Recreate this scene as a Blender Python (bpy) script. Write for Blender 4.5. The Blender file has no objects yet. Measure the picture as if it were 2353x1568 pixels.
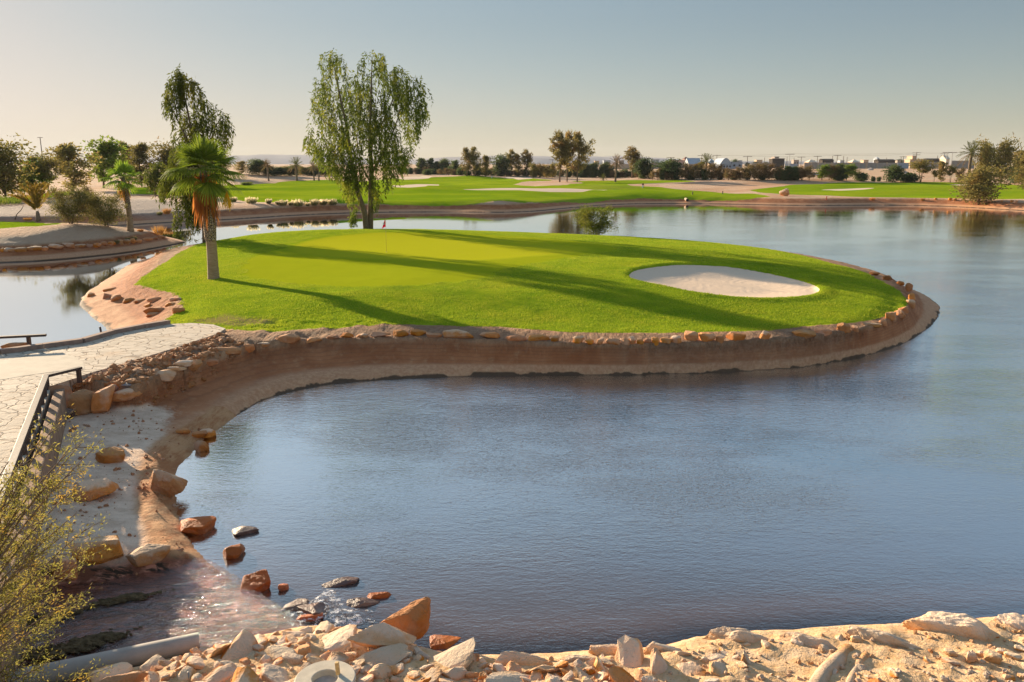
import bpy, bmesh, math, random
import numpy as np
from mathutils import Vector, Matrix, Euler
random.seed(7); rng = np.random.default_rng(7)
sc = bpy.context.scene
COL = sc.collection
R = math.radians

# ------------------------------------------------------------------ camera
F, HCAM, VH = 820.0, 7.5, 164.0           # focal length in pixels of a 1024 wide picture, eye height, horizon row
PITCH = math.atan((341 - VH) / F)
cp, sp = math.cos(PITCH), math.sin(PITCH)
cam = bpy.data.cameras.new('camera'); cam.sensor_width = 36; cam.lens = F / 1024 * 36
cam.clip_start = 0.2; cam.clip_end = 30000
co = bpy.data.objects.new('camera', cam); COL.objects.link(co)
co.location = (0, 0, HCAM); co.rotation_euler = (math.pi / 2 - PITCH, 0, 0)
sc.camera = co
K = 1024 / 2353.0                          # measurements below were read off a 2353 wide print of the photograph

def ray(x, y):
    a = (x * K - 512) / F; b = (341 - y * K) / F
    return np.array([a, b * sp + cp, b * cp - sp])
def onz(x, y, z=0.0):                      # where the sight line through a print position meets height z
    d = ray(x, y); t = (z - HCAM) / d[2]
    return np.array([d[0] * t, d[1] * t])
def poly(pts, z=0.0): return np.array([onz(x, y, z) for x, y in pts])
def sstep(a, b, x):
    t = np.clip((x - a) / (b - a), 0, 1); return t * t * (3 - 2 * t)

# ------------------------------------------------------------------ noise
def _hash(ix, iy, s):
    h = (ix.astype(np.int64) * 374761393 + iy.astype(np.int64) * 668265263 + s * 1442695041) & 0x7fffffff
    h = ((h ^ (h >> 13)) * 1274126177) & 0x7fffffff
    h = h ^ (h >> 16)
    return (h & 0xffff) / 65535.0
def vnoise(x, y, s=0):
    ix = np.floor(x); iy = np.floor(y); fx = x - ix; fy = y - iy
    fx = fx * fx * (3 - 2 * fx); fy = fy * fy * (3 - 2 * fy)
    a = _hash(ix, iy, s); b = _hash(ix + 1, iy, s); c = _hash(ix, iy + 1, s); d = _hash(ix + 1, iy + 1, s)
    return (a + (b - a) * fx) * (1 - fy) + (c + (d - c) * fx) * fy
def fbm(x, y, s=0, o=4):
    v = 0; a = .5
    for k in range(o):
        v = v + a * (vnoise(x * 2 ** k + 17.3 * k, y * 2 ** k - 9.1 * k, s + k) - .5); a *= .5
    return v                                # about -0.5 .. 0.5

# ------------------------------------------------------------------ outlines on the ground
def sdist(P, X, Y, far=25.0):              # signed distance, positive inside
    P = np.asarray(P); out = np.full(X.shape, -float(far))
    lo = P.min(0) - far; hi = P.max(0) + far
    m = (X > lo[0]) & (X < hi[0]) & (Y > lo[1]) & (Y < hi[1])
    if not m.any(): return out
    x = X[m]; y = Y[m]; d2 = np.full(x.shape, 1e18); ins = np.zeros(x.shape, bool)
    n = len(P)
    for i in range(n):
        ax, ay = P[i]; bx, by = P[(i + 1) % n]; ex = bx - ax; ey = by - ay
        L = ex * ex + ey * ey + 1e-12
        t = np.clip(((x - ax) * ex + (y - ay) * ey) / L, 0, 1)
        d2 = np.minimum(d2, (x - ax - t * ex) ** 2 + (y - ay - t * ey) ** 2)
        if ay != by:
            c = ((ay > y) != (by > y)) & (x < ex * (y - ay) / (by - ay) + ax); ins ^= c
    d = np.sqrt(d2); out[m] = np.where(ins, d, -d)
    return out
def smooth(P, n=2):                         # Chaikin corner cutting
    P = np.asarray(P)
    for _ in range(n):
        Q = np.roll(P, -1, 0); P = np.stack([.75 * P + .25 * Q, .25 * P + .75 * Q], 1).reshape(-1, 2)
    return P
def cat(*a): return np.concatenate([np.asarray(x, float).reshape(-1, 2) for x in a])

S_LAND = smooth(cat([[60, 12.5], [30, 14.5]], poly([(2353, 1410), (2000, 1440), (1800, 1450), (1600, 1465), (1480, 1490), (1150, 1507), (1000, 1502),
    (860, 1450), (700, 1430), (640, 1400), (560, 1350), (480, 1300), (440, 1240), (405, 1160), (400, 1080), (440, 1045), (480, 1000),
    (600, 920), (700, 890), (800, 877), (1000, 868), (1200, 862), (1400, 860), (1600, 858), (1750, 850), (1900, 835), (2000, 815), (2080, 790), (2155, 738)]),
    [[23.4, 44], [24.7, 50], [24, 57], [22.2, 64], [18, 71], [10, 76.5], [-5, 79], [-18, 79], [-25.5, 76], [-28.6, 70], [-29.6, 63]],
    poly([(250, 640), (200, 670), (180, 692), (190, 712), (222, 738), (262, 770)]),
    [[-19.5, 32], [-24, 28], [-34, 24], [-70, 20], [-70, -15], [60, -15]]), 2)
T_TOP = smooth(cat(poly([(110, 890), (210, 893), (300, 900), (345, 888), (400, 862), (450, 845), (500, 825), (560, 805), (640, 790), (760, 782), (900, 774),
    (1100, 782), (1300, 790), (1480, 794), (1700, 790), (1850, 782), (1950, 767), (2040, 740), (2095, 703)], 1.1),
    [[21.6, 47], [22.4, 50], [21.9, 57], [20.0, 63], [16, 69], [9, 74], [-5, 76.5], [-17, 76.5], [-23.5, 73], [-26, 68], [-26.3, 62]],
    poly([(330, 640), (400, 668), (418, 700), (385, 740), (330, 753), (260, 770), (190, 790), (0, 817)], 1.15),
    [[-30, 23], [-30, 5]], poly([(-60, 1400), (0, 1215), (60, 1040)], 1.1)), 1)
S_FAR = smooth(cat([[-140, 52]], poly([(-250, 612), (0, 605), (100, 601), (200, 592), (300, 581), (370, 570), (412, 560)]),
    [[-32.5, 82], [-36.5, 87], [-44, 92.5], [-56, 96], [-66, 98], [-62, 101], [-50, 101.5]],
    poly([(340, 514), (420, 510), (500, 506), (600, 500), (700, 493), (850, 488), (1000, 487), (1100, 488), (1180, 488), (1250, 484), (1330, 476), (1400, 470), (1500, 467.5), (1600, 468), (1700, 469.5),
    (1800, 472), (1900, 472.5), (2000, 471.5), (2100, 472), (2200, 475), (2353, 484), (2500, 492)]),
    [[190, 122], [900, 60], [20000, 0], [20000, 30000], [-20000, 30000], [-20000, 60]]), 2)
bk_c = onz(1640, 640, 1.4)
STREAM = smooth(poly([(-300, 1400), (60, 1345), (130, 1332), (290, 1315), (390, 1298), (455, 1285), (520, 1320), (560, 1350), (640, 1400), (700, 1432), (690, 1450), (640, 1466), (560, 1474), (470, 1496), (30, 1600), (-300, 1680)], 0.1), 1)
NEARB = smooth(cat([[60, 12.2], [30, 14.2]], poly([(2353, 1412), (2000, 1442), (1800, 1452), (1600, 1467), (1480, 1492), (1150, 1509), (1000, 1504), (860, 1452), (700, 1440), (560, 1478), (470, 1502), (200, 1572), (30, 1614), (-300, 1700)], 0.0),
    [[-60, 4], [-60, -15], [60, -15]]), 1)

GAUSS = []                                  # mounds: x, y, radius x, radius y, height
def mound(px, py, z, rx, ry, h):
    p = onz(px, py, z); GAUSS.append((p[0], p[1], rx, ry, h))
mound(1590, 604, 1.9, 6.0, 2.2, .22); mound(1425, 640, 1.6, 2.2, 3.5, .12); GAUSS.append((-11.5, 71.0, 15, 6.5, .42))
for a in [(1090, 408, 2.4, 10, 22, 1.3), (1215, 414, 2.2, 9, 16, .8), (930, 410, 2.4, 14, 20, .9), (1360, 430, 2.2, 14, 9, .8), (1400, 418, 2.2, 22, 14, .5),
          (640, 432, 2.0, 14, 12, .7), (760, 462, 1.8, 9, 7, .8), (760, 437, 2, 16, 7, .6), (640, 412, 2.2, 30, 16, .9), (1150, 462, 1.6, 13, 6, .5), (950, 470, 1.6, 8, 5, .35),
          (1700, 425, 2, 16, 10, .8), (1850, 425, 2, 14, 9, .9), (1900, 432, 2, 20, 10, .8), (1620, 455, 1.8, 12, 6, .3), (1760, 415, 2.2, 22, 14, 1.0), (1600, 413, 2.2, 20, 14, .8), (2100, 425, 2, 30, 10, .6),
          (560, 412, 2.1, 16, 14, 1.0), (230, 468, 1.8, 9, 9, .4), (1000, 440, 1.9, 20, 7, .5), (330, 470, 1.8, 10, 8, .5),
          (180, 520, 2.0, 7, 4.5, .75), (60, 540, 1.6, 12, 5, .35), (1260, 440, 2, 15, 7, .4), (520, 455, 1.9, 9, 7, .5), (1480, 440, 2, 10, 8, .5), (2330, 425, 2, 16, 8, .5)]: mound(*a)

ZP = 1.36
def pathz(x, y): return ZP - .10 * float(sstep(-16, -11.5, np.array(x)) * sstep(29, 33, np.array(y)))
PATH = np.array([*poly([(-120, 830), (0, 815), (100, 801), (190, 789), (262, 768), (330, 754), (390, 742), (440, 738), (490, 741)], ZP), *poly([(518, 752), (500, 766), (440, 786), (400, 800), (300, 830), (190, 862), (176, 868), (124, 884), (116, 892), (62, 1040), (0, 1222), (-90, 1480)], ZP), onz(-700, 1480, ZP), onz(-500, 880, ZP)])
def height(X, Y, bunker=True):
    X = np.asarray(X, float); Y = np.asarray(Y, float)
    wob = fbm(X * .55, Y * .55, 3, 3) * .45
    dS = sdist(S_LAND, X, Y) + wob * .6; dT = sdist(T_TOP, X, Y) + wob * .3
    dF = sdist(S_FAR, X, Y, 40.0) + fbm(X * .25, Y * .25, 9, 3) * 1.0
    dN = sdist(NEARB, X, Y) + wob * .4; dW = sdist(STREAM, X, Y)
    near = np.zeros_like(X)
    # lake bed
    z = np.maximum(-1.6, -.06 + .38 * np.maximum(dS, -25))
    zf = np.maximum(-1.6, .4 * np.maximum(dF, -25))
    # bank between the waterline and the top of the island
    r = np.clip(dS / np.maximum(dS - dT, 1e-6), 0, 1)
    isl = np.interp(r, [0, .06, .35, .42, .85, 1], [0, .10, .33, .38, 1.0, 1.08])
    apron = np.interp(r, [0, .07, .16, .6, .97, 1], [0, .14, .30, .42, .6, 1.0])
    wl = sstep(-2.8, -5.6, X - np.maximum(Y - 20.5, 0) * .9) * sstep(31, 25, Y)
    bank = isl * (1 - wl) + apron * wl
    top = 1.1 + .14 * sstep(0, 1.4, dT) + .85 * (1 - np.exp(-np.maximum(dT - .6, 0) / 9)) * sstep(31, 38, Y) + .16 * sstep(-6, -9, X) * sstep(32, 28, Y)
    land = np.where(dT > 0, top, bank)
    z = np.where(dS > 0, land, z)
    # foreground bank and stream bed
    bed = .035 + .05 * sstep(-3.2, -7, X) + .05 * fbm(X * 1.6, Y * 1.6, 31, 4)
    nb = np.interp(dN, [-1, 0, .35, .9, 2.4, 6, 16], [0, .02, .26, .46, .62, .95, 2.0])
    inland = (dS > 0) & (Y < 19)
    z = np.where(inland & (dN > -.2), np.maximum(nb, .02), z)
    ws = sstep(-.25, .35, dW) * sstep(.3, -.1, dN)
    z = np.where(inland, z * (1 - ws) + bed * ws, z)
    # far side
    dist = np.hypot(X, Y)
    fb = np.interp(dF, [0, .5, 1.2, 1.5, 3.2, 5, 14, 39], [0, .12, .32, .36, 1.1, 1.3, 1.6, 1.9])
    fb = fb + np.interp(dist, [0, 270, 600, 1000, 6000, 30000], [0, 0, 2.6, 3.2, 3.9, 3.9])
    und = sstep(3, 14, dF) * (fbm(X * .028, Y * .045, 21, 3) * 2.1) * np.interp(dist, [100, 160, 350, 600], [.3, 1, 1, .4])
    zf = np.where(dF > 0, fb + und, zf)
    z = np.where((dF > -30) & (dS < -8), np.where(dF > 0, zf, np.maximum(z, zf)), z)
    z = np.where((dF > 0), zf, z)
    for gx, gy, rx, ry, h in GAUSS:
        m = (np.abs(X - gx) < 4 * rx) & (np.abs(Y - gy) < 4 * ry)
        if m.any():
            q = np.exp(-((X[m] - gx) / rx) ** 2 - ((Y[m] - gy) / ry) ** 2)
            gate = np.where(dF[m] > 0, sstep(1.5, 6, dF[m]), sstep(.8, 4, dT[m]))
            z[m] += h * q * gate
    # the sand bunker is scooped out
    dB = sdist(BUNKER, X, Y, 8) if bunker else np.full(X.shape, -8.0)
    z -= .21 * sstep(-.05, 2.6, dB) + .13 * sstep(-.10, .12, dB)
    z += .06 * np.exp(-((dB + .35) / .35) ** 2)
    # surface roughness of bare soil
    bare = np.where(dS > 0, 1 - sstep(.3, 1.2, dT), 0)
    z += np.where(dS > .1, bare * fbm(X * 2.2, Y * 2.2, 5, 4) * .09, 0)
    z += np.where((dT > -.2) & (Y < 33) & (X < -5) & (dN < 0), fbm(X * 2.3, Y * 2.3, 55, 4) * .20, 0)
    z += np.where(dN > .25, fbm(X * 3.1, Y * 3.1, 45, 4) * .16 * sstep(.2, .8, dN), 0)
    dP = sdist(PATH, X, Y, 6.0)
    z = np.where((dP > -.25) & (dS > .2), np.minimum(z, 1.36 - .16 * sstep(-.25, .0, dP) - .03), z)
    return z, dict(dS=dS, dT=dT, dF=dF, dN=dN, dW=dW, dB=dB, wl=wl, r=r)

def land_hit(pts, z=1.6):                    # outline points dropped onto the unscooped ground
    zc = np.full(len(pts), z)
    for _ in range(16):
        P_ = np.array([onz(x, y, k) for (x, y), k in zip(pts, zc)])
        zc = .5 * zc + .5 * height(P_[:, 0], P_[:, 1], False)[0]
    return P_
BUNKER = smooth(land_hit([(1440, 632), (1466, 617), (1530, 608), (1600, 607), (1680, 612), (1760, 625), (1830, 641), (1875, 655), (1886, 665), (1870, 676), (1830, 682),
    (1760, 685), (1690, 682), (1600, 672), (1520, 655), (1460, 643)]), 2)
# ------------------------------------------------------------------ one ground sheet, finer near the camera
NC = 820
TX = np.linspace(-1.28, 1.28, NC); TX = np.sign(TX) * np.abs(TX) ** 1.08
YR = [-3.0]
while YR[-1] < 130: YR.append(YR[-1] + (YR[-1] + 7.0) * .0052)
while YR[-1] < 700: YR.append(YR[-1] + YR[-1] * .0085)
while YR[-1] < 14000: YR.append(YR[-1] + YR[-1] * .06)
YR = np.array(YR); NR = len(YR)
GX = TX[None, :] * (YR[:, None] + 14.0); GY = np.repeat(YR[:, None], NC, 1)
GZ, M = height(GX, GY)
def zat(x, y):                              # ground height, interpolated on the sheet
    r = np.interp(y, YR, np.arange(NR)); i = min(int(r), NR - 2); f = r - i
    def row(k):
        c = np.interp(x / (YR[k] + 14.0), TX, np.arange(NC)); j = min(int(c), NC - 2); g = c - j
        return GZ[k, j] * (1 - g) + GZ[k, j + 1] * g
    return row(i) * (1 - f) + row(i + 1) * f
def hit(px, py, tmax=4000):                 # first point of the ground on a sight line
    d = ray(px, py); t = 6.0; last = t
    while t < tmax:
        p = np.array([0, 0, HCAM]) + d * t
        if p[2] <= zat(p[0], p[1]):
            a, b = last, t
            for _ in range(24):
                m = (a + b) / 2; p = np.array([0, 0, HCAM]) + d * m
                if p[2] <= zat(p[0], p[1]): b = m
                else: a = m
            p = np.array([0, 0, HCAM]) + d * b
            return np.array([p[0], p[1], zat(p[0], p[1])])
        last = t; t *= 1.006
    p = np.array([0, 0, HCAM]) + d * tmax
    return p
def hp(pts): return np.array([hit(x, y)[:2] for x, y in pts])
def proj(p):                                # print position of a world point
    x, y, z = p[0], p[1], p[2] - HCAM
    dep = y * cp - z * sp; up = y * sp + z * cp
    return ((512 + F * x / dep) / K, (341 - F * up / dep) / K, dep)

# ------------------------------------------------------------------ helpers for meshes and tags
def mesh_np(name, V, Fq, mats, mi=None, smooth_=False, attrs=None, uv=None):
    V = np.asarray(V, np.float32); Fq = np.asarray(Fq, np.int32)
    k = Fq.shape[1]; me = bpy.data.meshes.new(name)
    me.vertices.add(len(V)); me.vertices.foreach_set('co', V.ravel())
    me.loops.add(Fq.size); me.loops.foreach_set('vertex_index', Fq.ravel())
    me.polygons.add(len(Fq)); me.polygons.foreach_set('loop_start', np.arange(len(Fq), dtype=np.int32) * k)
    me.polygons.foreach_set('loop_total', np.full(len(Fq), k, np.int32))
    for m in (mats if isinstance(mats, (list, tuple)) else [mats]): me.materials.append(m)
    if mi is not None: me.polygons.foreach_set('material_index', np.asarray(mi, np.int32))
    me.polygons.foreach_set('use_smooth', np.full(len(Fq), bool(smooth_)))
    if attrs:
        for n, a in attrs.items():
            if a.ndim == 2:
                at = me.color_attributes.new(n, 'FLOAT_COLOR', 'POINT'); at.data.foreach_set('color', a.astype(np.float32).ravel())
            else:
                at = me.attributes.new(n, 'FLOAT', 'POINT'); at.data.foreach_set('value', a.astype(np.float32))
    me.update(calc_edges=True); me.validate()
    return me
def link(name, me, parent=None, loc=None, rot=None):
    o = bpy.data.objects.new(name, me); COL.objects.link(o)
    if parent is not None: o.parent = parent
    if loc is not None: o.location = loc
    if rot is not None: o.rotation_euler = rot
    return o
def tag(o, label=None, cat=None, group=None, kind=None):
    if label: o['label'] = label
    if cat: o['category'] = cat
    if group: o['group'] = group
    if kind: o['kind'] = kind
    return o
def empty(name, loc, rz=0, label=None, cat=None, group=None):
    o = bpy.data.objects.new(name, None); COL.objects.link(o); o.location = loc; o.rotation_euler = (0, 0, rz)
    o.empty_display_size = .3
    return tag(o, label, cat, group)
def copy_tree(o, parent=None):
    c = o.copy(); COL.objects.link(c)
    if parent is not None: c.parent = parent
    for ch in list(o.children): copy_tree(ch, c)
    return c

# ------------------------------------------------------------------ material helpers
class NT:
    def __init__(s, name):
        s.m = bpy.data.materials.new(name); s.m.use_nodes = True; s.t = s.m.node_tree; s.t.nodes.clear()
        s.out = s.n('ShaderNodeOutputMaterial'); s._geo = None
    def n(s, typ, **kw):
        nd = s.t.nodes.new(typ)
        for k, v in kw.items(): setattr(nd, k, v)
        return nd
    def put(s, sock, v):
        if hasattr(v, 'is_linked') or hasattr(v, 'links'): s.t.links.new(v, sock)
        else:
            if isinstance(v, (tuple, list)) and len(v) == 3 and sock.type == 'RGBA': v = (*v, 1)
            sock.default_value = v
    def pos(s):
        if not s._geo: s._geo = s.n('ShaderNodeNewGeometry')
        return s._geo.outputs['Position']
    def obj(s): return s.n('ShaderNodeTexCoord').outputs['Object']
    def math(s, op, a, b=0.0, c=0.0, clamp=False):
        nd = s.n('ShaderNodeMath', operation=op, use_clamp=clamp)
        s.put(nd.inputs[0], a); s.put(nd.inputs[1], b); s.put(nd.inputs[2], c); return nd.outputs[0]
    def ss(s, x, a, b):
        nd = s.n('ShaderNodeMapRange', interpolation_type='SMOOTHSTEP'); s.put(nd.inputs[0], x); s.put(nd.inputs[1], a); s.put(nd.inputs[2], b); return nd.outputs[0]
    def lin(s, x, a, b, c, d):
        nd = s.n('ShaderNodeMapRange'); s.put(nd.inputs[0], x); s.put(nd.inputs[1], a); s.put(nd.inputs[2], b); s.put(nd.inputs[3], c); s.put(nd.inputs[4], d); return nd.outputs[0]
    def noise(s, vec, scale, detail=4, rough=.55, dist=0.0, out=0):
        nd = s.n('ShaderNodeTexNoise'); s.put(nd.inputs['Vector'], vec); s.put(nd.inputs['Scale'], scale); s.put(nd.inputs['Detail'], detail); s.put(nd.inputs['Roughness'], rough); s.put(nd.inputs['Distortion'], dist); return nd.outputs[out]
    def voro(s, vec, scale, feature='F1', out='Distance', rand=1.0):
        nd = s.n('ShaderNodeTexVoronoi', feature=feature); s.put(nd.inputs['Vector'], vec); s.put(nd.inputs['Scale'], scale); s.put(nd.inputs['Randomness'], rand); return nd.outputs[out]
    def vmap(s, vec, scale=(1, 1, 1), rot=(0, 0, 0), loc=(0, 0, 0)):
        nd = s.n('ShaderNodeMapping'); s.put(nd.inputs[0], vec); nd.inputs['Scale'].default_value = scale; nd.inputs['Rotation'].default_value = rot; nd.inputs['Location'].default_value = loc; return nd.outputs[0]
    def mix(s, f, a, b, mode='MIX'):
        nd = s.n('ShaderNodeMix', data_type='RGBA', blend_type=mode); s.put(nd.inputs[0], f); s.put(nd.inputs[6], a); s.put(nd.inputs[7], b); return nd.outputs[2]
    def mixf(s, f, a, b):
        nd = s.n('ShaderNodeMix', data_type='FLOAT'); s.put(nd.inputs[0], f); s.put(nd.inputs[2], a); s.put(nd.inputs[3], b); return nd.outputs[0]
    def attr(s, name, out='Color'): return s.n('ShaderNodeAttribute', attribute_name=name).outputs[out]
    def sep(s, c):
        nd = s.n('ShaderNodeSeparateColor'); s.put(nd.inputs[0], c); return nd.outputs
    def sepv(s, c):
        nd = s.n('ShaderNodeSeparateXYZ'); s.put(nd.inputs[0], c); return nd.outputs
    def bump(s, h, strength=.5, dist=.05, normal=None):
        nd = s.n('ShaderNodeBump'); s.put(nd.inputs['Height'], h); s.put(nd.inputs['Strength'], strength); s.put(nd.inputs['Distance'], dist)
        if normal is not None: s.put(nd.inputs['Normal'], normal)
        return nd.outputs[0]
    def bsdf(s, col, rough=.9, normal=None, spec=.3, **kw):
        nd = s.n('ShaderNodeBsdfPrincipled'); s.put(nd.inputs['Base Color'], col); s.put(nd.inputs['Roughness'], rough); s.put(nd.inputs['Specular IOR Level'], spec)
        if normal is not None: s.put(nd.inputs['Normal'], normal)
        for k, v in kw.items(): s.put(nd.inputs[k], v)
        return nd.outputs[0]
    def done(s, sh): s.t.links.new(sh, s.out.inputs['Surface']); return s.m

# ------------------------------------------------------------------ light: low sun from beyond the left edge, hazy clear sky
SUN_EL, SUN_AZ = R(13.8), R(-46)            # azimuth measured from +Y towards +X
sund = Vector((math.sin(SUN_AZ) * math.cos(SUN_EL), math.cos(SUN_AZ) * math.cos(SUN_EL), math.sin(SUN_EL)))
sl = bpy.data.lights.new('sun', 'SUN'); sl.energy = 5.0; sl.angle = R(.6); sl.color = (1, .80, .56)
so = bpy.data.objects.new('sun', sl); COL.objects.link(so); so.rotation_euler = (-sund).to_track_quat('-Z', 'Y').to_euler()
w = bpy.data.worlds.new('World'); sc.world = w; w.use_nodes = True
wn = w.node_tree.nodes; wl_ = w.node_tree.links
sky = wn.new('ShaderNodeTexSky'); sky.sky_type = 'NISHITA'; sky.sun_disc = False
sky.sun_elevation = SUN_EL; sky.sun_rotation = SUN_AZ; sky.altitude = 300; sky.air_density = 1.0; sky.dust_density = .35; sky.ozone_density = 1.2
# thick dust evens the glow out near the sun: each channel rolls off smoothly
bg = wn['Background']; bg.inputs[1].default_value = SKY_S = .05
def vm(op, a, b=None):
    nd = wn.new('ShaderNodeVectorMath'); nd.operation = op
    for i_, v in enumerate((a, b)):
        if v is None: continue
        if hasattr(v, 'links'): wl_.new(v, nd.inputs[i_])
        else: nd.inputs[i_].default_value = v
    return nd.outputs[0]
q_ = vm('DIVIDE', sky.outputs[0], tuple(np.array((.98, .86, .80)) / .1))
q2 = vm('ADD', vm('MULTIPLY', q_, q_), (1, 1, 1))
sq_ = vm('POWER', q2, (.5, .5, .5))
# higher up the sky is raised brighter, added fill for shaded ground and water
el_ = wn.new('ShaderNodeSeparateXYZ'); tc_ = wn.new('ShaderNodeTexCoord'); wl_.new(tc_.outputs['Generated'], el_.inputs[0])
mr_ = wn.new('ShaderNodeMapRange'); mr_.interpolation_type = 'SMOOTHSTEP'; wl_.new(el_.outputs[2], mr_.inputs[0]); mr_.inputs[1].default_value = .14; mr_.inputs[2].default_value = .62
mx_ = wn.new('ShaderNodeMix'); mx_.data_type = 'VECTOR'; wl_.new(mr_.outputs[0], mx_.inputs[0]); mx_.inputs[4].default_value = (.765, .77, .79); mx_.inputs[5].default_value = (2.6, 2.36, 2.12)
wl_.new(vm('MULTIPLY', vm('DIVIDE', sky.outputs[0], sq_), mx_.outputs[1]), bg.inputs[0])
vs = sc.view_settings; vs.view_transform = 'Standard'; vs.look = 'None'; vs.gamma = 1; vs.exposure = 1.38; vs.use_curve_mapping = False

# ------------------------------------------------------------------ what grows or lies where on the ground
dSoft = lambda d, w_: np.clip(.5 + d / (2 * w_), 0, 1)
def zone(P, w_=.8): return dSoft(sdist(P, GX, GY, 12), w_)
TURF = cat(poly([(306, 641), (400, 590), (450, 566)], 1.2), [[-25, 71], [-21, 74.5], [-5, 75.5], [9, 73], [15.5, 68], [18.7, 62.5], [20, 57], [20.3, 51]],
    poly([(1990, 628), (2060, 657), (2090, 682), (2078, 703), (2040, 722), (1960, 740), (1880, 748), (1760, 760), (1600, 765), (1500, 766), (1400, 766), (1300, 764), (1150, 752),
    (1000, 749), (900, 746), (750, 756), (640, 763), (560, 764), (512, 756), (440, 745), (370, 742), (362, 734), (418, 708), (422, 690), (400, 668), (340, 652)], 1.22))
GREEN = smooth(hp([(650, 577), (690, 556), (770, 542), (880, 533), (1000, 536), (1150, 547), (1300, 562), (1385, 573), (1300, 583), (1150, 596), (1020, 603), (900, 597), (760, 592)]))
APRON = smooth(hp([(535, 605), (600, 582), (690, 550), (800, 536), (900, 531), (1000, 533), (1200, 543), (1360, 556), (1440, 575), (1320, 590), (1200, 612), (1120, 640), (950, 658), (800, 663), (660, 656), (570, 640)]))
zA = np.zeros((NR, NC, 4)); zB = np.zeros((NR, NC, 4)); zC = np.zeros((NR, NC, 4))
turf = zone(TURF, .5); turf = np.where(M['dS'] > 0, turf, 0)
fine = zone(GREEN, 1.3); apron = zone(APRON, 2.2)
# far side: fairways, sand, dry grass
far = M['dF'] > 0
FAIR = [[(300, 431), (420, 428), (560, 424), (640, 418), (760, 413), (830, 418), (905, 410), (1000, 407), (1080, 403), (1150, 408), (1250, 412), (1330, 416), (1440, 414), (1560, 413), (1600, 417), (1500, 421), (1440, 424), (1530, 432), (1640, 441), (1740, 446), (1775, 452), (1720, 459), (1640, 461), (1560, 457), (1470, 455), (1400, 458), (1300, 464), (1200, 467), (1100, 469), (950, 471), (860, 469), (760, 466), (640, 466), (560, 462), (500, 452), (400, 448), (300, 446)],
        [(1720, 437), (1800, 428), (1900, 421), (2000, 419), (2100, 419), (2250, 420), (2450, 421), (2500, 457), (2353, 457), (2150, 455), (2000, 453), (1900, 449), (1790, 446)],
        [(0, 455), (60, 450), (100, 446), (130, 441), (170, 437), (170, 445), (100, 456), (0, 462)],
        [(-200, 512), (0, 508), (80, 510), (140, 515), (90, 520), (0, 525), (-200, 530)]]
fair = np.zeros_like(GX)
for f_ in FAIR: fair = np.maximum(fair, dSoft(sdist(hp(f_), GX, GY, 30), 1.5))
SANDS = [[(900, 430), (930, 425), (960, 423), (1010, 424), (980, 428), (940, 431)], [(1040, 436), (1100, 434), (1180, 432), (1230, 433), (1300, 433), (1400, 436), (1340, 441), (1260, 441), (1190, 437), (1110, 437)],
         [(900, 409), (960, 406), (1010, 405), (985, 410), (930, 413)], [(1160, 408), (1190, 407), (1225, 411), (1190, 413)], [(1880, 436), (1960, 433), (2020, 431), (1990, 435), (1930, 438)], [(2180, 424), (2250, 422), (2300, 423), (2270, 426), (2200, 427)]
         ]
sands = np.zeros_like(GX)
for f_ in SANDS: sands = np.maximum(sands, dSoft(sdist(hp(f_), GX, GY, 30), .8))
DIRT = [[(1180, 424), (1230, 416), (1290, 414), (1340, 420), (1290, 426), (1230, 428)]]
dirt = np.zeros_like(GX)
for f_ in DIRT: dirt = np.maximum(dirt, dSoft(sdist(hp(f_), GX, GY, 30), 2))
DRYG = [[(1040, 464), (1150, 458), (1300, 456), (1380, 460), (1300, 470), (1150, 473), (1040, 472)], [(1660, 458), (1700, 454), (1730, 462), (1690, 468)], [(1300, 433), (1350, 424), (1450, 426), (1480, 432), (1400, 437)], [(1720, 440), (1800, 444), (1900, 450), (1850, 446)]]
dryg = np.zeros_like(GX)
for f_ in DRYG: dryg = np.maximum(dryg, dSoft(sdist(hp(f_), GX, GY, 30), 2.5))
zA[..., 0] = np.maximum(turf, np.where(far, fair * (1 - dirt), 0))
zA[..., 1] = np.where(far, 0, fine)
zA[..., 2] = np.where(far, sands, dSoft(M['dB'], .12))
DRY1 = poly([(430, 735), (520, 722), (640, 735), (620, 750), (520, 752), (440, 744)], 1.25); DRY2 = poly([(330, 645), (420, 600), (500, 555), (450, 566), (395, 590), (306, 641)], 1.2)
isl_dry = dSoft(sdist(DRY1, GX, GY, 6), .9)
isl_dry2 = dSoft(sdist(DRY2, GX, GY, 6), 1.2)
zA[..., 3] = np.where(far, dryg, np.maximum(isl_dry * .9, isl_dry2 * .6))
CONC = smooth(poly([(105, 965), (250, 955), (330, 930), (400, 950), (370, 1000), (330, 1080), (330, 1150), (345, 1230), (300, 1310), (130, 1335), (0, 1345), (-200, 1380), (0, 1200)], .45))
zB[..., 0] = np.where(M['dS'] > 0, zone(CONC, .6), 0)
zB[..., 1] = np.clip(M['dN'] / .3, 0, 1) * (GY < 18)
zB[..., 2] = apron * (1 - fine)
zB[..., 3] = np.clip(.5 + M['dW'] / .8, 0, 1) * (M['dN'] < .2) * (GY < 19)
CARTP = [[(-200, 475), (0, 474), (130, 470), (130, 500), (0, 505), (-200, 508)], [(270, 490), (300, 452), (360, 452), (420, 470), (470, 490), (380, 500)], [(1480, 424), (1700, 420), (2000, 419), (1900, 421), (1720, 436), (1700, 446), (1560, 441)]]
greyp = np.zeros_like(GX)
for f_ in CARTP[:2]: greyp = np.maximum(greyp, dSoft(sdist(hp(f_), GX, GY, 30), 2.0))
zC[..., 0] = greyp
zC[..., 1] = np.clip(far * sstep(235, 330, np.hypot(GX, GY)), 0, 1)
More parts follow.
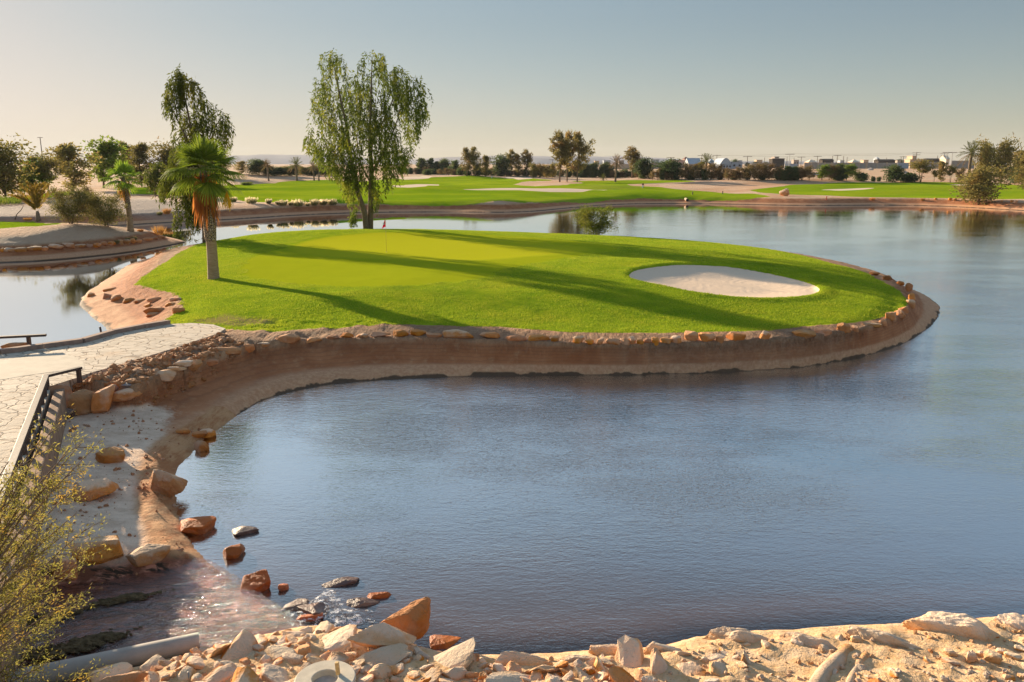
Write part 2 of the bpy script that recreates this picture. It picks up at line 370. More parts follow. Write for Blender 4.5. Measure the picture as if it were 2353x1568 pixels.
zC[..., 2] = np.where(M['dS'] > 0, sstep(.02, .25, M['dT']) * (1 - sstep(-.5, .6, sdist(TURF, GX, GY, 8))), 0)
LIT = hp([(1620, 462), (1680, 462), (1850, 471), (1750, 470), (1650, 470)])
zC[..., 3] = np.where(far, 1, 0)

# ------------------------------------------------------------------ ground material
g = NT('ground'); P = g.pos()
a0 = g.attr('zone_a'); a = g.sep(a0); aA = g.attr('zone_a', 'Alpha'); b = g.sep(g.attr('zone_b')); bA = g.attr('zone_b', 'Alpha'); c = g.sep(g.attr('zone_c')); cA = g.attr('zone_c', 'Alpha')
z_ = g.sepv(P)[2]
n_big = g.noise(P, .12, 4); n_mid = g.noise(P, .9, 5, .6); n_fine = g.noise(P, 7, 5, .65); n_grit = g.noise(P, 38, 3, .6)
edge = g.math('MULTIPLY', g.math('SUBTRACT', g.math('ADD', g.math('MULTIPLY', n_mid, .6), g.math('MULTIPLY', n_fine, .4)), .5), 1.3)
def cut(v, lo=.42, hi=.58, k=1.0): return g.ss(g.math('ADD', v, g.math('MULTIPLY', edge, k)), lo, hi)
soil = g.mix(g.ss(n_mid, .35, .68), (.38, .165, .07), (.52, .29, .15))
soil = g.mix(g.math('MULTIPLY', g.ss(n_fine, .5, .75), .6), soil, (.24, .13, .075))
soil = g.mix(g.math('MULTIPLY', g.ss(n_grit, .62, .72), .5), soil, (.62, .48, .34))
soil = g.mix(g.math('MULTIPLY', g.ss(g.noise(g.vmap(P, (3.2, .5, 1), (0, 0, -.6)), 2.2, 5, .65), .5, .7), .55), soil, (.20, .095, .045))
# banks: pale washed band above the water, purple brown slope over it, wet line at the foot
wobz = g.math('ADD', z_, g.math('MULTIPLY', edge, .10))
bank = g.mix(g.ss(n_mid, .3, .7), (.31, .108, .040), (.44, .18, .076))
streak = g.noise(g.vmap(P, (1.2, 1.2, .12)), 3.0, 4, .6)
bank = g.mix(g.math('MULTIPLY', g.ss(streak, .5, .8), .5), bank, (.52, .29, .15))
lay_ = g.math('SINE', g.math('ADD', g.math('MULTIPLY', z_, 55.0), g.math('MULTIPLY', n_mid, 14.0)))
bank = g.mix(g.math('MULTIPLY', g.ss(lay_, .3, 1.0), .30), bank, (.19, .08, .045))
band = g.mix(g.ss(n_fine, .35, .7), (.48, .235, .12), (.60, .34, .185))
bankc = g.mix(g.ss(wobz, .30, .42), band, bank)
patch = g.mixf(cA, g.ss(g.noise(g.vmap(P, (1, 1, .3)), .55, 5, .6), .44, .60), .55)
wetz = g.math('SUBTRACT', z_, g.math('ADD', g.math('MULTIPLY', patch, .11), g.math('MULTIPLY', edge, .07)))
bankc = g.mix(g.ss(wetz, -.01, .045), (.11, .066, .038), bankc)
isbank = g.math('SUBTRACT', 1.0, g.ss(wobz, .92, 1.1))
nearb = g.ss(b[1], .3, .7)
base = g.mix(g.math('MULTIPLY', isbank, g.math('SUBTRACT', 1.0, nearb)), soil, bankc)
# scrub soil behind the bank stones
ds = g.mix(g.ss(n_fine, .4, .65), (.20, .125, .075), (.33, .22, .14))
base = g.mix(g.math('MULTIPLY', c[2], .65), base, ds)
# far desert
des = g.mix(g.ss(n_big, .35, .65), (.50, .29, .165), (.55, .38, .25))
des = g.mix(g.math('MULTIPLY', g.ss(g.noise(P, .35, 4, .6), .5, .75), .45), des, (.36, .21, .12))
base = g.mix(g.math('MULTIPLY', cA, g.ss(wobz, 1.0, 1.25)), base, des)
base = g.mix(g.math('MULTIPLY', c[1], g.ss(n_big, .45, .62)), base, (.50, .36, .22))
base = g.mix(g.math('MULTIPLY', c[0], .85), base, g.mix(n_fine, (.34, .27, .22), (.44, .36, .29)))
# foreground bank: crumbly ochre
och = g.mix(g.ss(n_fine, .3, .7), (.55, .33, .15), (.66, .45, .26))
och = g.mix(g.ss(g.noise(P, 2.2, 5, .6), .5, .68), och, (.60, .43, .27))
och = g.mix(g.math('MULTIPLY', g.ss(g.noise(P, 13, 4, .7), .57, .70), .75), och, (.20, .11, .05))
och = g.mix(g.ss(z_, .03, .16), (.42, .16, .05), och)
base = g.mix(nearb, base, och)
# pale silted apron, rust where it is wet
con = g.mix(g.ss(g.noise(g.vmap(P, (1, 2.4, 1), (0, 0, .5)), 1.4, 5, .6), .3, .7), (.60, .42, .29), (.80, .60, .44))
con = g.mix(g.math('MULTIPLY', g.ss(g.math('ADD', g.math('MULTIPLY', n_fine, .5), g.math('MULTIPLY', streak, .5)), .52, .68), .45), con, (.33, .20, .125))
con = g.mix(g.math('MULTIPLY', g.ss(n_grit, .58, .70), .55), con, (.30, .19, .12))
rust = g.mix(g.ss(g.math('ADD', g.math('MULTIPLY', n_mid, .4), g.math('MULTIPLY', g.noise(g.vmap(P, (4, .8, 1), (0, 0, .2)), 2.0, 5, .7), .6)), .40, .60), (.36, .14, .05), (.52, .28, .13))
base = g.mix(g.math('MULTIPLY', cut(b[0], .30, .70, 1.3), g.math('SUBTRACT', 1.0, g.ss(wobz, .58, .72))), base, con)
base = g.mix(g.math('MULTIPLY', g.ss(g.math('ADD', g.attr('rust', 'Fac'), g.math('MULTIPLY', edge, .55)), .25, .65), .9), base, rust)
stm = g.mix(g.ss(g.noise(P, 3.2, 5, .65), .42, .62), (.20, .075, .04), (.50, .22, .14))
stm = g.mix(g.ss(g.noise(g.vmap(P, (1.3, 5.5, 1), (0, 0, -.35)), 1.6, 5, .7, .4), .50, .60), stm, (.045, .028, .016))
base = g.mix(g.ss(bA, .3, .6), base, stm)
# grass
gr = g.mix(g.ss(n_mid, .3, .7), (.16, .27, .012), (.28, .36, .014))
gr = g.mix(g.math('MULTIPLY', g.ss(g.noise(g.vmap(P, (.6, 2.0, 1)), 2.6, 5, .7), .45, .75), .55), gr, (.38, .39, .02))
gr = g.mix(g.math('MULTIPLY', g.ss(n_big, .45, .7), .35), gr, (.37, .39, .018))
apr = g.mix(n_mid, (.29, .325, .010), (.33, .35, .014))
gr = g.mix(g.math('MULTIPLY', g.ss(b[2], .35, .65), .85), gr, apr)
fin = g.mix(n_mid, (.375, .38, .014), (.41, .405, .018))
gr = g.mix(g.ss(a[1], .25, .75), gr, fin)
dry = g.mix(n_fine, (.22, .19, .055), (.36, .25, .11))
gr = g.mix(g.math('MULTIPLY', g.ss(g.math('ADD', aA, g.math('MULTIPLY', edge, .8)), .35, .75), .85), gr, dry)
gr = g.mix(g.math('MULTIPLY', cA, .8), gr, g.mix(g.ss(g.noise(g.vmap(P, (.35, 1, 1)), .12, 5, .65), .35, .65), (.165, .27, .008), (.29, .35, .014)))
gm = cut(a[0], .44, .56, .55)
base = g.mix(gm, base, gr)
snd = g.mix(n_fine, (.68, .51, .36), (.76, .60, .45))
sm = cut(a[2], .45, .55, .25)
base = g.mix(sm, base, snd)
# relief
tuft = g.noise(g.vmap(P, (1, 1.6, 1)), 5.5, 4, .7)
hs = g.math('ADD', g.math('MULTIPLY', n_fine, .05), g.math('MULTIPLY', n_grit, .012))
hs = g.math('ADD', hs, g.math('MULTIPLY', n_mid, .05))
rgh = g.math('SUBTRACT', 1.0, g.math('MAXIMUM', g.math('MULTIPLY', b[2], .75), a[1]))
hg = g.math('MULTIPLY', g.math('ADD', g.math('MULTIPLY', tuft, .075), g.math('MULTIPLY', g.noise(P, 22, 2, .6), .03)), rgh)
rake = g.math('MULTIPLY', g.math('SINE', g.math('MULTIPLY', g.voro(g.vmap(P, (1, 1, 0)), .42), 42.0)), .0028)
soilr = g.math('MULTIPLY', g.ss(g.noise(g.vmap(P, (2.2, .7, 1), (0, 0, -.6)), 2.0, 5, .65), .3, .7), .12); hs = g.math('ADD', hs, g.math('MULTIPLY', soilr, g.ss(wobz, .5, .9)))
h = g.mixf(sm, g.mixf(gm, hs, hg), g.math('ADD', rake, g.math('MULTIPLY', n_fine, .02)))
wet = g.math('MAXIMUM', g.math('MULTIPLY', g.ss(bA, .3, .6), .6), g.math('SUBTRACT', 1.0, g.ss(wobz, .03, .12)))
M_GROUND = g.done(g.bsdf(base, g.math('SUBTRACT', .95, g.math('MULTIPLY', wet, .12)), g.bump(h, .9, 1.0), g.math('MULTIPLY', .25, g.math('SUBTRACT', 1.0, gm))))

# ------------------------------------------------------------------ ground sheet(s): one surface, cut along the zones
V = np.stack([GX, GY, GZ], -1).reshape(-1, 3)
idx = np.arange(NR * NC).reshape(NR, NC)
Q = np.stack([idx[:-1, :-1], idx[:-1, 1:], idx[1:, 1:], idx[1:, :-1]], -1).reshape(-1, 4)
def fmean(A): return (A[:-1, :-1] + A[:-1, 1:] + A[1:, 1:] + A[1:, :-1]).reshape(-1) / 4
f_b = fmean(dSoft(M['dB'], .12)) > .5; f_g = fmean(fine) > .5; f_t = fmean(turf) > .5
f_far = fmean(np.where(far, fair * (1 - dirt) * (1 - sands), 0)) > .5; f_fs = fmean(np.where(far, sands, 0)) > .5
attr = {'zone_a': zA.reshape(-1, 4), 'zone_b': zB.reshape(-1, 4), 'zone_c': zC.reshape(-1, 4), 'rust': (M['wl'] * (M['dS'] > -.5) * (1 - sstep(.10, .42, M['r'])) * (GY < 24)).reshape(-1)}
def sub(name, mask):
    q = Q[mask]; u, inv = np.unique(q, return_inverse=True)
    me = mesh_np(name, V[u], inv.reshape(-1, 4), M_GROUND, None, True, {k: v[u] for k, v in attr.items()})
    tag(link(name, me), kind='structure')
# standing grass on the rough of the island: blades too many to count
def blades(n, seed):
    r_ = np.random.default_rng(seed); Pt = []; tot = 0; lo, hi = TURF.min(0), TURF.max(0)
    while tot < n:
        m_ = 120000; x = r_.uniform(lo[0], hi[0], m_); y = r_.uniform(lo[1], hi[1], m_); k = r_.random(m_) < (32.0 / np.maximum(y, 30)) ** 1.6; x, y = x[k], y[k]
        d = sdist(TURF, x, y, 6) + fbm(x * 1.3, y * 1.3, 63, 3) * .9; k = (d > .02) & (sdist(BUNKER, x, y, 6) < -.02) & (sdist(APRON, x, y, 6) < .2 + fbm(x * .8, y * .8, 66, 3) * 2); x, y, d = x[k], y[k], d[k]; dr_ = np.maximum(sdist(DRY1, x, y, 6), sdist(DRY2, x, y, 6)) + fbm(x * 1.5, y * 1.5, 68, 3); k = r_.random(len(x)) > np.clip(dr_ * 1.5, 0, .8); x, y, d = x[k], y[k], d[k]
        Pt.append(np.stack([x, y, d], 1)); tot += len(x)
    Pt = np.concatenate(Pt)[:n]; x, y = Pt[:, 0], Pt[:, 1]
    r = np.interp(y, YR, np.arange(NR)); i0 = r.astype(int); f = r - i0; z = 0
    for di, wt in ((0, 1 - f), (1, f)):
        cc = np.interp(x / (YR[i0 + di] + 14.0), TX, np.arange(NC)); j = cc.astype(int); gg = cc - j; z = z + wt * (GZ[i0 + di, j] * (1 - gg) + GZ[i0 + di, j + 1] * gg)
    clump_ = .55 + 1.3 * np.clip(fbm(x * 1.1, y * 1.7, 61, 4) + .35, 0, 1); a_ = r_.uniform(0, 6.2832, n); h_ = (.022 + .034 * r_.random(n)) * clump_; w_ = r_.uniform(.010, .022, n)
    dx, dy = np.cos(a_) * w_, np.sin(a_) * w_; lx, ly = r_.normal(0, .4, n) * h_, r_.normal(0, .4, n) * h_
    V = np.stack([np.stack([x - dx, y - dy, z - .01], 1), np.stack([x + dx, y + dy, z - .01], 1), np.stack([x + lx, y + ly, z + h_], 1)], 1).reshape(-1, 3)
    gb = NT('grass_blades'); Pg = gb.pos(); ri = gb.n('ShaderNodeNewGeometry').outputs['Random Per Island']
    cg = gb.mix(ri, (.20, .31, .022), (.42, .46, .036)); cg = gb.mix(gb.math('MULTIPLY', gb.ss(gb.noise(Pg, .5, 4, .6), .45, .7), .6), cg, (.44, .43, .04)); cg = gb.mix(gb.math('MULTIPLY', gb.ss(gb.noise(Pg, .33, 5, .65), .52, .68), .6), cg, (.12, .22, .012))
    tl = gb.n('ShaderNodeBsdfTranslucent'); gb.put(tl.inputs[0], cg); mx = gb.n('ShaderNodeMixShader'); mx.inputs[0].default_value = .4; gb.t.links.new(gb.bsdf(cg, .8, None, .05), mx.inputs[1]); gb.t.links.new(tl.outputs[0], mx.inputs[2])
    return link('grass', mesh_np('grass', V, np.arange(3 * n).reshape(n, 3), gb.done(mx.outputs[0])))
tag(blades(330000, 5), 'short rough grass covering the island', 'grass', kind='stuff')
sub('sand_bunker', f_b); sub('putting_green', f_g & ~f_b); sub('island_turf', f_t & ~f_g & ~f_b)
sub('fairway', f_far); sub('fairway_bunker', f_fs & ~f_far)
sub('ground', ~(f_b | f_g | f_t | f_far | f_fs))

# ------------------------------------------------------------------ lake
wm = NT('lake_water'); P = wm.pos(); xyz = wm.sepv(P)
dep = wm.attr('depth', 'Fac'); calm = wm.attr('calm', 'Fac')
wv1 = wm.noise(wm.vmap(P, (1.1, 2.6, 1), (0, 0, .18)), 2.9, 3, .55, .3)
wv2 = wm.noise(wm.vmap(P, (1.0, 1.9, 1), (0, 0, -.35)), 10, 3, .6, .3)
wv3 = wm.noise(P, .5, 2, .5)
hh = wm.math('ADD', wm.math('ADD', wm.math('MULTIPLY', wv1, .017), wm.math('MULTIPLY', wv2, .012)), wm.math('MULTIPLY', wv3, .004))
gust = wm.ss(wm.noise(wm.vmap(P, (.5, 1, 1)),   .16, 4, .65), .40, .60)
amp = wm.math('MULTIPLY', calm, wm.lin(gust, 0, 1, .58, 1.22))
nrm = wm.bump(wm.math('MULTIPLY', hh, amp), 1.0, 1.0)
murk = wm.mix(wm.ss(wm.noise(P, .13, 4, .6), .35, .65), (.060, .052, .056), (.080, .062, .060))
murk = wm.mix(wm.ss(dep, .1, .7), (.10, .06, .045), murk)
dif = wm.n('ShaderNodeBsdfDiffuse'); wm.put(dif.inputs[0], murk)
tr = wm.n('ShaderNodeBsdfTransparent'); tr.inputs[0].default_value = (.85, .62, .5, 1)
body = wm.n('ShaderNodeMixShader'); wm.put(body.inputs[0], wm.ss(dep, 0.0, .42)); wm.t.links.new(tr.outputs[0], body.inputs[1]); wm.t.links.new(dif.outputs[0], body.inputs[2])
gl = wm.n('ShaderNodeBsdfGlossy'); gl.inputs['Roughness'].default_value = .015; wm.put(gl.inputs['Normal'], nrm); gl.inputs[0].default_value = (.93, .97, 1, 1)
lw = wm.n('ShaderNodeLayerWeight'); lw.inputs[0].default_value = .5; wm.put(lw.inputs['Normal'], nrm)
fr = wm.n('ShaderNodeValToRGB'); wm.t.links.new(lw.outputs['Facing'], fr.inputs[0]); e_ = fr.color_ramp.elements
e_[0].position = 0; e_[0].color = (.03,) * 3 + (1,); e_[1].position = 1; e_[1].color = (1, 1, 1, 1)
for p_, v_ in ((.40, .05), (.50, .12), (.62, .70), (.74, .97)):
    k_ = e_.new(p_); k_.color = (v_, v_, v_, 1)
top_ = wm.n('ShaderNodeMixShader'); wm.put(top_.inputs[0], fr.outputs[0]); wm.t.links.new(body.outputs[0], top_.inputs[1]); wm.t.links.new(gl.outputs[0], top_.inputs[2])
M_WATER = wm.done(top_.outputs[0])
keep = ((GZ[:-1, :-1] < .12) | (GZ[:-1, 1:] < .12) | (GZ[1:, 1:] < .12) | (GZ[1:, :-1] < .12)).reshape(-1)
yc = fmean(GY); xc = fmean(GX); keep &= (yc < 190) & (yc > 9) & ~((fmean(M['dW']) > .15) & (fmean(M['dS']) > .1)) & ~((fmean(M['dN']) > .6))
q = Q[keep]; u, inv = np.unique(q, return_inverse=True)
wv = V[u].copy(); dpt = -wv[:, 2]; wv[:, 2] = 0
X_, Y_ = wv[:, 0], wv[:, 1]
cal = np.interp(Y_, [0, 13, 16, 28, 36, 60, 90, 150], [.40, .45, .7, 2.0, 1.2, .42, .22, .08]) * np.where(X_ < -15, .12, 1) * np.interp(X_ - (Y_ - 20) * .2, [-8, -5, -1, 6, 14], [.35, .6, 1, 1, .8])
me = mesh_np('lake', wv, inv.reshape(-1, 4), M_WATER, None, True, {'depth': dpt, 'calm': cal})
tag(link('lake', me), kind='structure')

# ------------------------------------------------------------------ stones
def ico(sub):
    bm = bmesh.new(); bmesh.ops.create_icosphere(bm, subdivisions=sub, radius=1)
    V = np.array([v.co[:] for v in bm.verts]); Fq = np.array([[v.index for v in f.verts] for f in bm.faces]); bm.free(); return V / np.linalg.norm(V, axis=1)[:, None], Fq
ICO = {k: ico(k) for k in (2, 3, 4, 5)}
def stone_shape(seed, sub, box=.6, rough=.065, p=60, planes=12):
    r_ = np.random.default_rng(seed); D, Fq = ICO[sub]
    N = [(1, 0, 0), (-1, 0, 0), (0, 1, 0), (0, -1, 0), (0, 0, 1), (0, 0, -1)]; d = [1 + r_.uniform(-.12, .05) for _ in N]
    N = [np.array(n) + r_.normal(0, .24, 3) for n in N]
    for _ in range(planes):
        n = r_.normal(0, 1, 3); n /= np.linalg.norm(n); N.append(n); d.append(r_.uniform(.80, 1.22) if box > .5 else r_.uniform(.62, 1.1))
    N = np.array(N); N /= np.linalg.norm(N, axis=1)[:, None]; d = np.array(d)
    q = np.maximum(D @ N.T, 0) / d
    rad = (q ** p).sum(1) ** (-1 / p)
    V = D * rad[:, None]; s = seed % 97
    f1 = fbm(V[:, 0] * 2.2 + V[:, 2] * 1.3 + s, V[:, 1] * 2.2 - V[:, 2] * 1.7, s, 4); f2 = fbm(V[:, 0] * 7 + V[:, 2] * 5 + s, V[:, 1] * 7 - V[:, 2] * 4, s + 3, 3)
    lay = np.sin((V[:, 2] + V[:, 0] * .12) * 14 + f1 * 9) * .5
    V = V * (1 + rough * (2.4 * f1 + 1.1 * f2 + .18 * lay))[:, None]
    V /= np.abs(V).max(0)
    return V, Fq
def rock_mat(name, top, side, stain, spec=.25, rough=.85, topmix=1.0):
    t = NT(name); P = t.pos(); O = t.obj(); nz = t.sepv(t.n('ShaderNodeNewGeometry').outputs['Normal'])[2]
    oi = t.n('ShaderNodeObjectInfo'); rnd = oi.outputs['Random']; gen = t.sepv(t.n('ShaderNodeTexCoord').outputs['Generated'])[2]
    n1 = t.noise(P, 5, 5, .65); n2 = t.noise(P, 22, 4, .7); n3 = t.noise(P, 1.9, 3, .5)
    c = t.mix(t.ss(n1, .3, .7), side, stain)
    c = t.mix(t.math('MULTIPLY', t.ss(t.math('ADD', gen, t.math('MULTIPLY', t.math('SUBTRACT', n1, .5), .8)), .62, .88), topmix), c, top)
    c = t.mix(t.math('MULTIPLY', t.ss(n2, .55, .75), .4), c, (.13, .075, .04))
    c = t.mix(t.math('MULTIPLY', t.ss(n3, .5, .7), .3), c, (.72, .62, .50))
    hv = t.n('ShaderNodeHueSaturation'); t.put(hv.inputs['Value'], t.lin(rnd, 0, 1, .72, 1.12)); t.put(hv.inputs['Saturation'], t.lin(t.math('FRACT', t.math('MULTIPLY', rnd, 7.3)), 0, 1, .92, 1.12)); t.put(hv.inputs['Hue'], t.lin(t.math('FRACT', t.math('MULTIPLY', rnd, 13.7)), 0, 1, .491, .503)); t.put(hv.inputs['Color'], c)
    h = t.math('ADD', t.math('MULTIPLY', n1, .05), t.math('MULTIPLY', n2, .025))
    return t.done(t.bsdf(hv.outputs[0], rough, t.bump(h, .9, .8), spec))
M_PALE = rock_mat('pale_limestone', (.72, .56, .40), (.66, .43, .24), (.58, .30, .11), topmix=.8)
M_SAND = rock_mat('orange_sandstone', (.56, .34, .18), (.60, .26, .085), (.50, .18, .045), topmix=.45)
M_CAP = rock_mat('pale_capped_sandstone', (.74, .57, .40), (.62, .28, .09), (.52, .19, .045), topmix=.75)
M_RUST = rock_mat('rust_stained_stone', (.50, .15, .03), (.42, .11, .02), (.26, .07, .02), .4, .6, .5)
M_DARK = rock_mat('wet_brown_stone', (.16, .085, .06), (.10, .055, .04), (.13, .06, .035), .5, .45, .5)
M_GREYST = rock_mat('grey_purple_slab', (.36, .31, .29), (.30, .22, .19), (.26, .18, .14), topmix=.8)
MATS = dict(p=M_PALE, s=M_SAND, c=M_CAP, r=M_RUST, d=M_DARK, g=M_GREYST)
NROCK = [0]
def rock(name, loc, dims, seed, mat, label, cat='stone', group=None, rz=0.0, tilt=(0, 0), sub=4, sink=.18, box=.6, rough=.05):
    V, Fq = stone_shape(seed, sub, box, rough)
    V = V * (np.array(dims) / 2)
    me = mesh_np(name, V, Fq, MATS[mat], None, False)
    o = link(name, me, None, (loc[0], loc[1], loc[2] + dims[2] * (.5 - sink)), (tilt[0], tilt[1], rz))
    return tag(o, label, cat, group)
def rock_at(box_, label, mat='s', seed=None, dr=.75, zfix=None, **kw):
    x0, y0, x1, y1 = box_; NROCK[0] += 1; seed = seed or 100 + NROCK[0] * 13
    ya = y1 - .10 * (y1 - y0); xc = (x0 + x1) / 2
    p = hit(xc, ya) if zfix is None else np.array([*onz(xc, ya, zfix), zfix])
    if zfix is not None or p[2] < 0: p = np.array([*onz(xc, ya, zfix if zfix is not None else -.05), zfix if zfix is not None else -.05])
    dep = proj(p)[2]; w_ = (x1 - x0) * K * dep / F; hgt = (y1 - y0) * K * dep / F
    phi = math.atan2(HCAM - p[2], math.hypot(p[0], p[1]))
    d_ = w_ * dr; sz = (hgt - d_ * math.sin(phi)) / math.cos(phi)
    if sz < .3 * w_: sz = max(.28 * w_, sz); d_ = max(.3 * w_, min(d_, (hgt - sz * math.cos(phi)) / max(math.sin(phi), .05)))
    sink = kw.pop('sink', .15)
    dirv = np.array([p[0], p[1]]); dirv /= np.linalg.norm(dirv)
    c = np.array([p[0], p[1]]) + dirv * d_ * .42
    zc = (zat(c[0], c[1]) if zfix is None else zfix); zc = max(zc, -.25); zc = .5 * zc + .5 * p[2]
    return rock(kw.pop('name', 'stone'), (c[0], c[1], zc), (w_ * 1.04, d_, sz * (1 + sink)), seed, mat, label, kw.pop('cat', 'stone'), kw.pop('group', None),
                math.atan2(-p[0], p[1]) + kw.pop('rz', 0), kw.pop('tilt', (0, 0)), kw.pop('sub', 4), sink, kw.pop('box', .6), kw.pop('rough', .05))

BO = [((225, 1022, 292, 1072), 'rounded orange boulder alone on the pale silt apron', 's', {}),
      ((330, 1066, 430, 1150), 'big leaning boulder with a cream top at the edge of the water', 'c', dict(tilt=(.10, .32), sub=5, seed=77, box=.4)),
      ((160, 1097, 270, 1158), 'flat brown slab with a pitted top on the apron, half behind the bush', 'c', dict(dr=.6, sub=5, seed=321, sink=.05, box=.8)),
      ((410, 1180, 497, 1240), 'orange boulder standing in the shallows below the apron', 'r', dict(zfix=-.06)),
      ((530, 1203, 594, 1238), 'low dark brown stone lying out in the water', 'd', dict(zfix=-.05)),
      ((506, 1248, 564, 1296), 'small orange brown stone in the water below the low dark one', 'r', dict(zfix=-.06)),
      ((174, 1231, 283, 1318), 'tall cream topped block beside the stream, left of a gap', 'c', dict(sub=5, dr=.6)),
      ((293, 1252, 391, 1316), 'cream topped block beside the stream, right of a gap', 'c', dict(sub=5, dr=.65)),
      ((128, 1277, 179, 1350), 'pale block beside the stream, partly covered by the bush', 'c', {}),
      ((552, 1311, 628, 1374), 'rust red block where the stream meets the lake', 'r', dict(sub=5, rz=.35, tilt=(0, -.15))),
      ((640, 1339, 668, 1366), 'small rusty stone in the ripples right of the rust red block', 'r', dict(zfix=-.05, sub=3)),
      ((650, 1371, 718, 1412), 'olive brown slab tilted in the white water', 'd', dict(zfix=-.04, dr=.7, tilt=(0, -.2))),
      ((686, 1381, 770, 1432), 'dark brown wet boulder in the middle of the white water', 'd', dict(zfix=-.04, tilt=(0, .25), sub=5)),
      ((680, 1408, 742, 1434), 'thin reddish slab at the foot of the wet boulder', 'r', dict(zfix=-.02, dr=.7)),
      ((742, 1325, 828, 1362), 'flat brown slab awash beyond the white water', 'd', dict(zfix=-.10, dr=1.0)),
      ((738, 1350, 822, 1388), 'broad purple slab just under the surface beyond the white water', 'd', dict(zfix=-.20, dr=1.1)),
      ((834, 1359, 907, 1388), 'rusty hump of rock behind the large tilted boulder', 'r', dict(zfix=-.08)),
      ((783, 1378, 892, 1414), 'dark slab awash in foam left of the large tilted boulder', 'd', dict(zfix=-.14, dr=1.0)),
      ((862, 1382, 1003, 1492), 'large tilted ochre boulder at the water edge of the stony bank', 's', dict(sub=5, tilt=(.1, -.35), dr=.6, rough=.07)),
      ((984, 1449, 1063, 1503), 'orange boulder leaning in the water right of the large tilted one', 'r', dict(sub=5, tilt=(0, .3))),
      ((800, 1424, 978, 1506), 'broad flat limestone slab below the large tilted boulder', 'p', dict(sub=5, dr=.9, tilt=(.05, .22), rough=.06)),
      ((404, 977, 437, 1004), 'wedge shaped red stone on the bank above the shallows', 's', dict(sub=3)),
      ((436, 989, 477, 1012), 'red stone at the waterline between two wedges', 's', dict(sub=3)),
      ((458, 984, 498, 1012), 'pale flat stone touching the water under the bank', 'c', dict(zfix=.0, sub=3)),
      ((449, 1012, 484, 1044), 'pointed brown stone lowest of the four at the waterline', 's', dict(zfix=-.03, sub=3)),
      ((102, 885, 176, 966), 'big shaded boulder in the retaining wall, against the bridge', 's', dict(dr=.35, sub=5)),
      ((160, 897, 226, 960), 'leaning wedge in the retaining wall, second stone from the bridge', 's', dict(dr=.4)),
      ((206, 887, 268, 958), 'upright square block in the retaining wall, third from the bridge', 's', dict(dr=.4, box=.8)),
      ((262, 906, 330, 945), 'orange slab with a pale top ending the retaining wall', 'c', dict(dr=.6)),
      ((108, 935, 172, 968), 'low dark footing stone under the retaining wall', 'd', dict(dr=.5, sub=3)),
      ((272, 884, 314, 907), 'grey flagstone lying on top of the retaining wall', 'g', dict(dr=1.1, sub=3)),
      ((255, 893, 282, 912), 'little grey cube wedged beside the upright square block', 'g', dict(sub=3)),
      ((340, 858, 412, 890), 'brown slab jutting from the soil bank past the retaining wall', 's', dict(dr=.8)),
      ((396, 827, 444, 844), 'thin pale flagstone on the soil, upper of two', 'p', dict(dr=1.0, sub=3)),
      ((384, 843, 427, 858), 'thin pale flagstone on the soil, lower of two', 'p', dict(dr=1.0, sub=3)),
      ((414, 836, 465, 864), 'bright orange block under the two pale flagstones', 's', dict(dr=.5)),
      ((460, 827, 502, 848), 'brown block between two orange ones on the soil bank', 's', dict(dr=.5, sub=3)),
      ((496, 805, 558, 834), 'long bright orange block on the soil bank', 's', dict(dr=.5)),
      ((554, 796, 588, 818), 'dull orange block starting the island stone row', 's', dict(dr=.5, sub=3)),
      ((205, 1548, 345, 1600), 'large ochre boulder with a dark face beside the pipe', 's', dict(sub=5, dr=.6, tilt=(0, -.1)))]
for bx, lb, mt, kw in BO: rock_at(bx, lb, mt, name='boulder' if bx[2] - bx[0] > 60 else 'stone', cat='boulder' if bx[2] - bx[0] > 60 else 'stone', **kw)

ROW = [(588, 789, 625, 803), (627, 779, 699, 793), (700, 776, 748, 790), (750, 768, 781, 782), (783, 762, 813, 778), (818, 764, 852, 778), (851, 759, 899, 776), (903, 756, 940, 776), (943, 756, 980, 774),
       (980, 764, 1020, 778), (1014, 761, 1089, 780), (1102, 762, 1152, 780), (1163, 769, 1211, 787), (1212, 767, 1263, 785), (1264, 771, 1285, 787), (1310, 773, 1342, 797), (1345, 779, 1366, 794), (1369, 775, 1388, 794),
       (1392, 777, 1424, 795), (1424, 777, 1448, 795), (1444, 773, 1462, 795), (1463, 781, 1479, 797), (1477, 779, 1497, 794), (1497, 774, 1515, 794), (1516, 776, 1543, 794), (1540, 770, 1566, 790), (1572, 759, 1605, 786),
       (1605, 762, 1642, 790), (1643, 770, 1665, 794), (1668, 765, 1712, 792), (1745, 758, 1770, 784), (1818, 759, 1876, 783), (1872, 755, 1910, 774), (1918, 743, 1952, 770), (1950, 746, 1974, 762), (1984, 742, 2024, 758),
       (2014, 734, 2038, 754), (2034, 719, 2059, 743), (2054, 712, 2081, 735), (2064, 703, 2088, 725), (2082, 687, 2104, 708)]
ORD = 'first second third fourth fifth sixth seventh eighth ninth tenth eleventh twelfth thirteenth fourteenth fifteenth sixteenth seventeenth eighteenth nineteenth twentieth'.split()
def ordn(i):
    if i < 20: return ORD[i]
    t = ['twenty', 'thirty', 'forty'][(i + 1) // 10 - 2]; u = (i + 1) % 10
    return {'twenty': 'twentieth', 'thirty': 'thirtieth', 'forty': 'fortieth'}[t] if u == 0 else t + '-' + ORD[u - 1]
